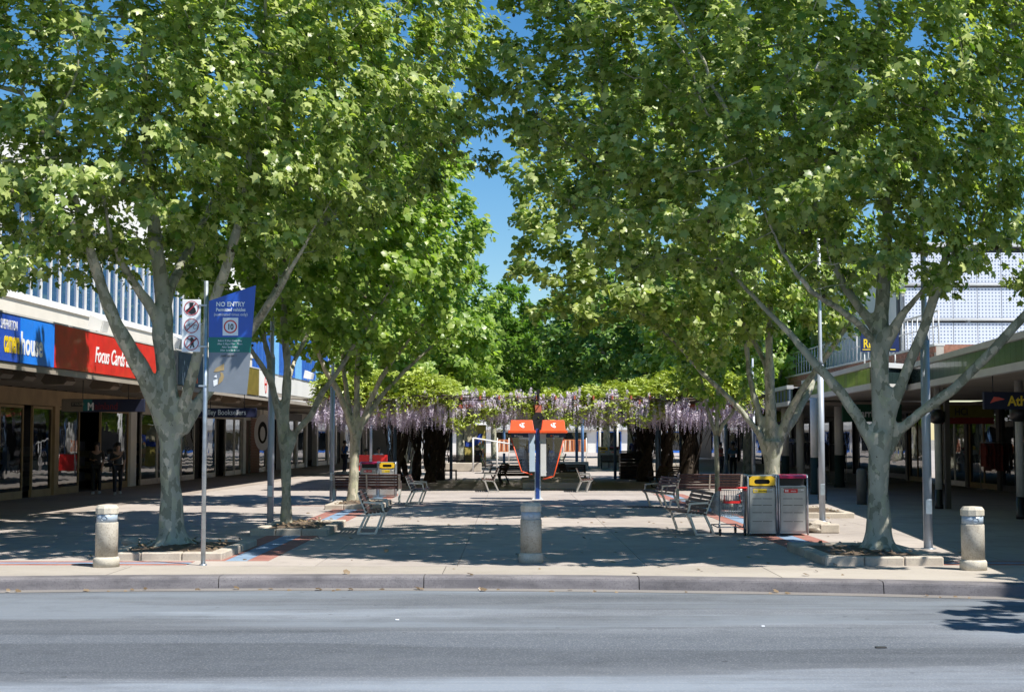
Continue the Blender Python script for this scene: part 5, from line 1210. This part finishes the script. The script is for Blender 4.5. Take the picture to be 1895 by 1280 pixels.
for y in (47.5,52,57,61.6): beam((-5.8,y),(7.4,y),2.69)
for i in range(22): beam((-6.0+i*.62,47.2),(-6.0+i*.62,62.2),3.015,.05,.12)
lb=empty('hanging_lamp_box',(.86,47.25,2.02),0,'black box lamp hanging from an orange bracket between the two phone hoods','lamp')
MB().prism([(-.10,0),(.10,0),(.19,.18),(.19,.42),(.08,.56),(-.08,.56),(-.19,.42),(-.19,.18)],-.15,.15).build('housing',C('matt black',(.012,.012,.012),.9),lb); MB().box(-.10,.10,-.12,.12,.562,.80).build('bracket',OB,lb); MB().box(-.05,.05,-.05,.05,1.0,1.32).build('top_cap',C('matt black',(.012,.012,.012),.9),lb); MB().tube([(0,0,.8),(0,0,1.0)],.03,6).build('stem',M_black,lb)
def vine(label,zones,nl,nf,stems,seed,sag):
    o=empty('wisteria',(stems[0][0],stems[0][1],0),0,label,'wisteria','wisteria vines over the pergola'); O=np.array([stems[0][0],stems[0][1],0.0])
    # twisted stems
    for i,(x,y,r) in enumerate(stems):
        m=MB(); 
        for k in range(5):
            ph=rng.random()*6; pts=[]
            for t in np.linspace(0,1,9): 
                a=ph+t*7; pts.append((x-O[0]+math.cos(a)*r*(1.1-.3*t+.9*t*t),y-O[1]+math.sin(a)*r*(1.1-.3*t+.9*t*t),t*2.95-.03))
            m.tube(pts,[r*.62*(1.15-.45*t) for t in np.linspace(0,1,9)],6)
        m.build('stem',M_vine,o)
    tw=MB()
    for i in range(260):
        x,y,r=stems[rng.integers(len(stems))]; a=rng.random()*6.3; rr=r*1.1+abs(rng.normal())*.22; z=2.9-rng.random()*.2; z2=max(.2,z-rng.random()**1.6*2.6-.2)
        q0=Vector((x-O[0]+math.cos(a)*rr*1.6,y-O[1]+math.sin(a)*rr*1.2,z)); q2=Vector((x-O[0]+math.cos(a)*rr*.7,y-O[1]+math.sin(a)*rr*.7,z2)); q1=(q0+q2)/2+Vector((rng.normal()*.12,rng.normal()*.1,0)); tw.tube([q0,q1,q2],[.014,.018,.008],4,False)
    for i in range(int(nl*.16)):  # flat twig layer added inside the deck to deepen the shade below
        q=zones[rng.integers(len(zones))]; x=rng.uniform(q[0]+.2,q[1]-.2)-O[0]; y=rng.uniform(q[2]+.2,q[3]-.2)-O[1]; a=rng.random()*6.3; l=.5+rng.random(); z=2.98+rng.random()*.12
        tw.tube([(x,y,z),(x+math.cos(a)*l,y+math.sin(a)*l,z+rng.normal()*.04)],.022,3,False,False)
    tag(tw.build('hanging_and_shading_twigs',M_vine,o),kind='stuff')
    # leaves over zones: (x0,x1,y0,y1,ztop)
    A=np.array([(z[1]-z[0])*(z[3]-z[2])*z[5] for z in zones]); c=rng.choice(len(zones),nl,p=A/A.sum()); Z=np.array([z[:5] for z in zones])[c]
    u=rng.random((nl,2)); x=Z[:,0]+(Z[:,1]-Z[:,0])*u[:,0]; y=Z[:,2]+(Z[:,3]-Z[:,2])*(u[:,1]**1.3)
    bumpy=.18*np.sin(x*2.1+y*.7)+.14*np.sin(y*2.7-x)+.10*np.sin(x*5.3+1)
    ex=np.minimum(np.minimum(x-Z[:,0],Z[:,1]-x)/.7,1); ey=np.minimum(np.minimum(y-Z[:,2],Z[:,3]-y)/.8,1); e=np.minimum(ex,ey)
    top=Z[:,4]-(1-e)**2*.45+bumpy; z=top-np.abs(rng.normal(size=nl))*.14-(1-e)*rng.random(nl)*sag
    # leaflets in pinnate sprays
    k=9; pos=[];dirs=[];nn=[];tt=[]
    out=np.stack([rng.normal(size=nl),rng.normal(size=nl)-.5,-.35+rng.normal(size=nl)*.4],1); out=norm(out); up=norm(np.array([0,0,1.0])+rng.normal(size=(nl,3))*.45); side=norm(np.cross(out,up)); tint=np.clip(rng.normal(.55,.25,nl),0,1)
    base=np.stack([x,y,z],1)
    for j in range(k):
        t=(j//2+1)/5; sd=(1 if j%2 else -1)*(0 if j==k-1 else 1)
        pos.append(base+out*t*.26+side*sd*.02); dirs.append(norm(out*.5+side*sd*.9+np.array([0,0,-.3]))); nn.append(up+out*0); tt.append(tint+.1*j/9)
    pos=np.concatenate(pos); R=frames(np.concatenate(nn)+rng.normal(size=pos.shape)*.2,np.concatenate(dirs)); me=leaf_mesh('foliage',LEAF_EL,pos-O,R,.13*(.8+rng.random(len(pos))*.5),np.clip(np.concatenate(tt),0,1),M_leafW)
    tag(put('foliage',me,o),kind='stuff')
    # racemes: hang from the fringe and the underside
    fx,fy,fz,fl=[],[],[],[]
    while len(fx)<nf:
        q=zones[rng.choice(len(zones),p=A/A.sum())]; f=rng.random()
        if f<.70: xx=rng.uniform(q[0],q[1]); yy=q[2]+abs(rng.normal())*.45-.12; 
        elif f<.85: xx=rng.uniform(q[0],q[1]); yy=rng.uniform(q[2],q[3])
        else: xx=q[0] if rng.random()<.5 else q[1]; xx+=rng.normal()*.15; yy=rng.uniform(q[2],q[3])
        L=.22+.50*rng.random()**1.3; b=2.95+.1*math.sin(xx*4)-rng.random()*.25-(q[4]-3.2)*.12+ (rng.random()**2)*.55*(yy<q[2]+.4)
        fx.append(xx);fy.append(yy);fz.append(b-.1);fl.append(L)
    n=len(fx); K=34; base=np.stack([fx,fy,fz],1); L=np.array(fl); hue=np.clip(rng.normal(.5,.28,n),0,1); PO=[];RR=[];SS=[];TT=[]
    for j in range(K):
        t=(j+.5)/K; w=.058*(1-t)**.6*(.55 if t<.08 else 1); a=j*2.4+rng.random(n); d=np.stack([np.cos(a),np.sin(a),-.15+0*a],1)
        PO.append(base+np.stack([np.cos(a)*w*.5,np.sin(a)*w*.5,-t*L],1)); RR.append(frames(np.array([0,0,1.0])*.3+d+rng.normal(size=(n,3))*.5,d*.5+np.array([0,0,-.5])+rng.normal(size=(n,3))*.4)); SS.append(np.full(n,.058*(1-.5*t))); TT.append(np.clip(hue-.35*t+.25*(t<.4)+rng.normal(size=n)*.15,0,1))
    me=leaf_mesh('flowers',(np.array([(0,0,0),(.5,.5,.1),(0,1,0),(-.5,.5,.1)]),[(0,1,2),(0,2,3)]),np.concatenate(PO)-O,np.concatenate(RR),np.concatenate(SS),np.concatenate(TT),M_flow)
    tag(put('flower_clusters',me,o),kind='stuff')
vine('wisteria dripping lilac blossom over the left arm of the pergola',[(-6.5,-3.6,47.2,60,3.85,1.6),(-3.8,-1.9,47.0,61,3.75,1.5)],9500,760,[(-4.3,56.2,.15),(-3.9,59,.12),(-3.25,57,.16),(-2.95,59.8,.11),(-4.7,58.5,.11)],1,.42)
vine('wisteria over the middle of the pergola, blossom hanging behind the phones',[(-2.4,3.6,47.3,61.5,3.12,1)],7600,800,[(-3.2,61.3,.09),(5.6,60.9,.09)],2,.1)
vine('wisteria over the right arm of the pergola with bare dark stems below',[(3.2,5.2,47.3,60,3.55,1.4),(5.0,8.0,47.0,60,3.90,1.6)],9500,720,[(5.35,58.3,.19),(6.1,56.6,.15),(7.0,57.5,.18),(7.4,58.5,.11),(5.7,59.8,.11)],3,.42)
# ------------------------------------------------------------ people
def skinmesh(nodes,edges,radii,m,name,parent,sub=2,root=0):
    me=D.meshes.new(name); me.from_pydata([tuple(v) for v in nodes],edges,[]); ob=D.objects.new('t',me); COL.objects.link(ob)
    md=ob.modifiers.new('s','SKIN'); md.use_smooth_shade=True; md.branch_smoothing=.5
    for i,r in enumerate(radii): d=me.skin_vertices[0].data[i]; d.radius=(r,r) if not isinstance(r,tuple) else r; d.use_root=(i==root)
    sb=ob.modifiers.new('b','SUBSURF'); sb.levels=sub; sb.render_levels=sub
    dg=bpy.context.evaluated_depsgraph_get(); q=D.meshes.new_from_object(ob.evaluated_get(dg)); D.objects.remove(ob); D.meshes.remove(me)
    q.materials.clear(); q.materials.append(m); q.polygons.foreach_set('use_smooth',[True]*len(q.polygons)); q.name=name; return put(name,q,parent)
def person(loc,rz,label,H=1.65,top=(.02,.02,.02),legs=(.02,.02,.02),pose='stand',hair='long',shoe=(.5,.5,.5),sleeves=.5):
    o=empty('person',loc,rz,label,'person'); k=H/1.7
    if pose in('stand','walk'):
        st=.17 if pose=='walk' else .0
        J=dict(pel=(0,0,.93),ab=(0,0,1.08),ch=(0,.01,1.28),nk=(0,0,1.45),hd=(0,-.01,1.57),ht=(0,-.0,1.66),
         sL=(-.17,0,1.40),sR=(.17,0,1.40),eL=(-.22,.03,1.13),eR=(.22,.03,1.13),wL=(-.10,-.20,1.10),wR=(.18,-.10,.90),mL=(-.03,-.24,1.12),mR=(.18,-.13,.82),
         hL=(-.09,0,.90),hR=(.09,0,.90),kL=(-.10,-.02-st*.7,.50),kR=(.10,-.02+st*.3,.50),aL=(-.10,.03-st*1.2,.08),aR=(.10,.03+st*1.3,.10),tL=(-.11,-.13-st*1.2,.035),tR=(.11,-.12+st*1.3,.04))
        if pose=='walk': J['wL']=(.02,-.2,1.22); J['mL']=(.08,-.2,1.30)
    else:
        J=dict(pel=(0,0,.50),ab=(0,-.02,.66),ch=(0,-.02,.88),nk=(0,-.03,1.04),hd=(0,-.06,1.17),ht=(0,-.05,1.26),
         sL=(-.19,-.02,1.0),sR=(.19,-.02,1.0),eL=(-.25,-.04,.74),eR=(.25,-.04,.74),wL=(-.14,-.28,.62),wR=(.14,-.28,.62),mL=(-.10,-.36,.60),mR=(.10,-.36,.60),
         hL=(-.09,-.02,.50),hR=(.09,-.02,.50),kL=(-.13,-.44,.50),kR=(.13,-.44,.50),aL=(-.12,-.42,.09),aR=(.12,-.42,.09),tL=(-.13,-.58,.035),tR=(.13,-.58,.035))
    Rr=dict(pel=(.14,.10),ab=(.125,.09),ch=(.15,.10),nk=.05,hd=(.075,.09),ht=(.07,.08),sL=.055,sR=.055,eL=.04,eR=.04,wL=.028,wR=.028,mL=.03,mR=.03,hL=.09,hR=.09,kL=.055,kR=.055,aL=.038,aR=.038,tL=.035,tR=.035)
    E=[('pel','ab'),('ab','ch'),('ch','nk'),('nk','hd'),('hd','ht'),('ch','sL'),('ch','sR'),('sL','eL'),('sR','eR'),('eL','wL'),('eR','wR'),('wL','mL'),('wR','mR'),('pel','hL'),('pel','hR'),('hL','kL'),('hR','kR'),('kL','aL'),('kR','aR'),('aL','tL'),('aR','tR')]
    def part(keys,grow,m,name):
        ks=list(keys); ix={q:i for i,q in enumerate(ks)}
        r=[]
        for q in ks:
            a=Rr[q]; a=(a,a) if not isinstance(a,tuple) else a; r.append((a[0]*k+grow,a[1]*k+grow))
        return skinmesh([Vector(J[q])*k for q in ks],[(ix[a],ix[b]) for a,b in E if a in ix and b in ix],r,m,name,o)
    part(J.keys(),0,M_skin,'body')
    part(['pel','ab','ch','sL','sR','eL','eR'],.016,C('top '+str(top),top),'shirt'); part(['pel','hL','hR','kL','kR','aL','aR'],.014,C('legs '+str(legs),legs),'trousers')
    for q,t in (('aL','tL'),('aR','tR')):
        a=Vector(J[q])*k;b=Vector(J[t])*k; MB().tube([(a.x,a.y+.04,.045+a.z-.08*k),(a.x,(a.y+b.y)/2,.045+a.z-.08*k),(b.x,b.y-.03,.035+b.z-.035*k)],[.045,.05,.035],8).build('shoe',C('shoe'+str(shoe),shoe),o)
    hz=Vector(J['hd'])*k; ht=Vector(J['ht'])*k; hm=MB(); hm.smf=True
    hm.lathe([(.04,-.03),(.092,.0),(.098,.05),(.085,.11),(.04,.145)],12,(hz.x,hz.y+.03,hz.z+.0))
    if hair=='long': hm.tube([(hz.x,hz.y+.07,hz.z+.08),(hz.x,hz.y+.10,hz.z-.08),(hz.x,hz.y+.10,hz.z-.26)],[.07,.095,.06],10)
    hm.build('hair' if hair!='cap' else 'cap',M_hair if hair!='white' else M_signwhite,o)
    f=MB(); f.smf=True
    f.tube([(hz.x,hz.y-.085*k,hz.z+.02),(hz.x,hz.y-.115*k,hz.z-.015),(hz.x,hz.y-.09*k,hz.z-.02)],[.008,.014,.01],6); f.build('nose',M_skin,o)
    e=MB()
    for sx in (-.032,.032): e.lathe([(.004,-.008),(.011,0),(.004,.008)],6,(hz.x+sx,hz.y-.085*k,hz.z+.03))
    e.build('eyes',M_black,o); MB().box(hz.x-.022,hz.x+.022,hz.y-.098*k,hz.y-.08*k,hz.z-.052,hz.z-.044).build('mouth',M_darkred,o)
    for sx in (-1,1): MB().lathe([(.006,-.022),(.013,0),(.006,.022)],6,(hz.x+sx*.085,hz.y+.01,hz.z+.01)).build('ear',M_skin,o)
    # fingers
    for q,w in (('mL','wL'),('mR','wR')):
        a=Vector(J[q])*k; d=(a-Vector(J[w])*k).normalized(); sd=d.cross(Vector((.3,.2,1))).normalized(); fg=MB()
        for i in range(4): b=a+sd*(i-1.5)*.017; fg.tube([b,b+d*(.05+.008*(1.5-abs(i-1.5))),b+d*.07+Vector((0,0,-.02))],[.009,.008,.006],5)
        fg.tube([a-d*.02+sd*.03,a+sd*.055+d*.02],[.011,.008],5); fg.build('fingers',M_skin,o)
    return o
q=G(178,914); person((q.x,q.y,0),.15,'woman in black with long dark hair standing by the dark doorway, arm folded',1.62,(.03,.025,.02),(.012,.012,.012))
q=G(217,915); person((q.x,q.y,0),.35,'woman in black top and trousers walking with a hand raised to her chest',1.60,(.03,.03,.035),(.015,.015,.018),'walk','short')
q=G(1357,883); person((q.x,q.y,0),.2,'woman in a blue top and dark trousers by the right shops, behind the young tree',1.55,(.12,.25,.42),(.02,.02,.02),'stand','long')
q=G(1334,880); person((q.x,q.y,0),.9,'person in coral red beside the thin young tree trunk',1.55,(.6,.12,.08),(.10,.08,.08),'stand','short')
person((-2.0,83.2,.0),math.pi,'man in dark clothes sitting alone on the far bench, seen from behind',1.78,(.018,.018,.02),(.02,.02,.02),'sit','short')
person((5.25,62.0,.55),math.pi*.8,'person in a navy jacket sitting on the dark timber planter',1.6,(.04,.05,.12),(.03,.04,.08),'sit','white')
person((-8.35,72.0,0),2.2,'person in a bright blue top leaning by the far left shops',1.62,(.02,.14,.50),(.03,.03,.05),'stand','short')
person((-6.35,68.5,0),.4,'person in a white shirt seated behind the red cafe barrier',1.7,(.75,.75,.76),(.1,.1,.1),'sit','short')
person((-7.0,68.9,0),1.2,'person in white half hidden behind the red cafe barrier, left one',1.6,(.72,.72,.74),(.1,.1,.1),'sit','short')
for x,y,h,l in ((-6.35,68.7,.44,'cafe stool under the right one of the two seated people'),(-7.0,69.1,.44,'cafe stool under the left one of the two seated people')):
    o=empty('stool',(x,y,0),0,l,'stool'); MB().lathe([(.17,h-.03),(.18,h)],12).build('seat',M_darkm,o)
    for a in range(4): MB().tube([(.1*math.cos(a*1.57),.1*math.sin(a*1.57),h-.03),(.17*math.cos(a*1.57),.17*math.sin(a*1.57),0)],.012,5).build('leg',M_alu,o)
o=empty('cafe_barrier',(-7.35,66.0,0),0,'red fabric cafe barrier with small white writing behind the left bins','barrier')
for x in (0,1.75): MB().tube([(x,0,0),(x,0,1.0)],.02,6).build('barrier_post',M_alu,o)
MB().box(.02,1.73,-.01,.01,.25,.98).build('fabric',M_redsign,o); text('hudsons',.14,M_signwhite,o,(.2,-.014,.52),(math.pi/2,0,0),.002,1.0,0,.01)
# timber planter right
p=G(1188,890); o=empty('timber_planter',(5.15,61.6,0),0,'dark slatted timber bin enclosure beside the right vine stems','planter box')
for i in range(8): MB().box(-.55,.55,-.5,.5,.02+i*.14,.14+i*.14).build('board',M_darkwood,o)
MB().box(-.6,.6,-.55,.55,1.142,1.2).build('top',M_dark2,o)
# mural, banner boards, rails, far poles
o=empty('mural_wall',(-2.95,88.5,0),0,'bright mosaic mural slab with a blue half ring, behind the seated man','mural')
MB().box(-.35,1.35,0,.3,0,2.55).build('slab',C('mural yellow',(.55,.45,.12)),o)
cols=[(.62,.55,.3),(.5,.22,.05),(.15,.3,.2),(.6,.3,.25),(.2,.3,.5),(.65,.6,.5)]
for i in range(6):
    for j in range(6):
        if j<6: MB().box(.72+.1*i+.004,.81+.1*i,-.012,0,.02+.27*j,.27+.27*j).build('tile',C('tile%d'%((i*3+j*5)%6),cols[(i*3+j*5)%6]),o)
mb=MB()
for i in range(12):
    a0=math.pi+math.pi*i/12; a1=math.pi+math.pi*(i+1)/12; q=[]
    for r,a in ((.52,a0),(.80,a0),(.80,a1),(.52,a1)): q.append((.35+r*math.cos(a),2.0+r*math.sin(a)))
    mb.prism(q,-.03,0)
mb.build('blue_half_ring',C('mural blue',(.03,.08,.45)),o)
MB().prism([(.35+.5*math.cos(a),2.0+.5*math.sin(a)) for a in np.linspace(0,2*math.pi,21)[:-1]],-.02,0).build('pale_disc',C('mural cream',(.6,.55,.4)),o)
for x0,l,n in ((3.35,'orange and brown patterned banner board right of the phones',2),(-.95,'small orange banner board left of the phones',1)):
    o=empty('banner_board',(x0,94,0),0,l,'banner board')
    for k in range(n):
        MB().box(k*.75,k*.75+.72,0,.05,.85,1.65).build('board',C('banner orange',(.62,.22,.08)),o)
        for j in range(4): MB().prism([(k*.75+.05+j*.17,.9),(k*.75+.12+j*.17,.9),(k*.75+.2+j*.14,1.6),(k*.75+.1+j*.14,1.6)],-.012,0).build('stripe',C('banner stripe%d'%(j%2),[(.75,.6,.5),(.2,.06,.04)][j%2]),o)
    for x in (0,n*.75): MB().tube([(x,.02,0),(x,.02,1.75)],.03,6).build('frame_post',M_white,o)
    MB().box(-.03,n*.75+.03,-.03,.06,.76,.84).build('lower_rail',M_white,o)
o=empty('handrail',(-1.9,74,0),0,'white handrail left of the phones beyond the pergola','handrail')
m=MB(); m.tube([(-.1,0,1.75),(2.6,3.5,1.30)],.04,6)
for t in (0,.45,1): m.tube([(-.1+2.7*t,3.5*t,1.75-.45*t),(-.1+2.7*t,3.5*t,0)],.045,6)
m.build('rail',M_palew,o)
for i,(x,y,c,h,l) in enumerate(((-4.3,78,0,3.2,'pale pole left of the far seated man'),(3.95,88,1,4.0,'blue pole right of the right phone'),(4.5,92,1,4.0,'blue pole left of the far bins'),(-.55,100,1,4,'blue pole seen between the phones and the mural'),(5.9,97,0,4,'white pole behind the far bins'),(2.1,105,1,4.2,'blue pole seen through the right phone screen'),(7.3,100,0,4,'white pole right of the far bins'),(-6.0,90,1,3.5,'blue pole at the left among the vine stems'))):
    o=empty('mall_post',(x,y,0),0,l,'post','slim posts in the far mall'); MB().tube([(0,0,0),(0,0,h)],.09,8).build('shaft',M_white if c==0 else C('post blue',(.12,.25,.5)),o)
    MB().lathe([(.13,0),(.13,.04)],8).build('base',M_galv,o)
# low planter walls beyond
for x,y,w,l in ((-4.6,75.5,3.0,'low pale seat wall beyond the left vine stems'),(1.0,79,3.2,'low pale seat wall seen through the phone screens'),(7.2,74,2.4,'low pale seat wall beyond the right vine stems')):
    tag(MB().box(0,w,0,.5,0,.45,bv=.03).build('seat_wall',M_plotk,None,(x,y,0)),l,'seat wall')
# litter on the road and dark scraps
for x,y,sz,c,l in ((1630,1198,.05,M_black,'small black scrap lying on the road at the right'),(735,1147,.02,M_signwhite,'tiny white scrap on the road left of centre'),(1412,1159,.018,M_signwhite,'tiny white fleck on the road right of centre')):
    q=G(x,y,-.149); tag(MB().box(-sz,sz,-sz*.5,sz*.5,0,.012,bv=.003).build('scrap',c,None,tuple(q)),l,'scrap')
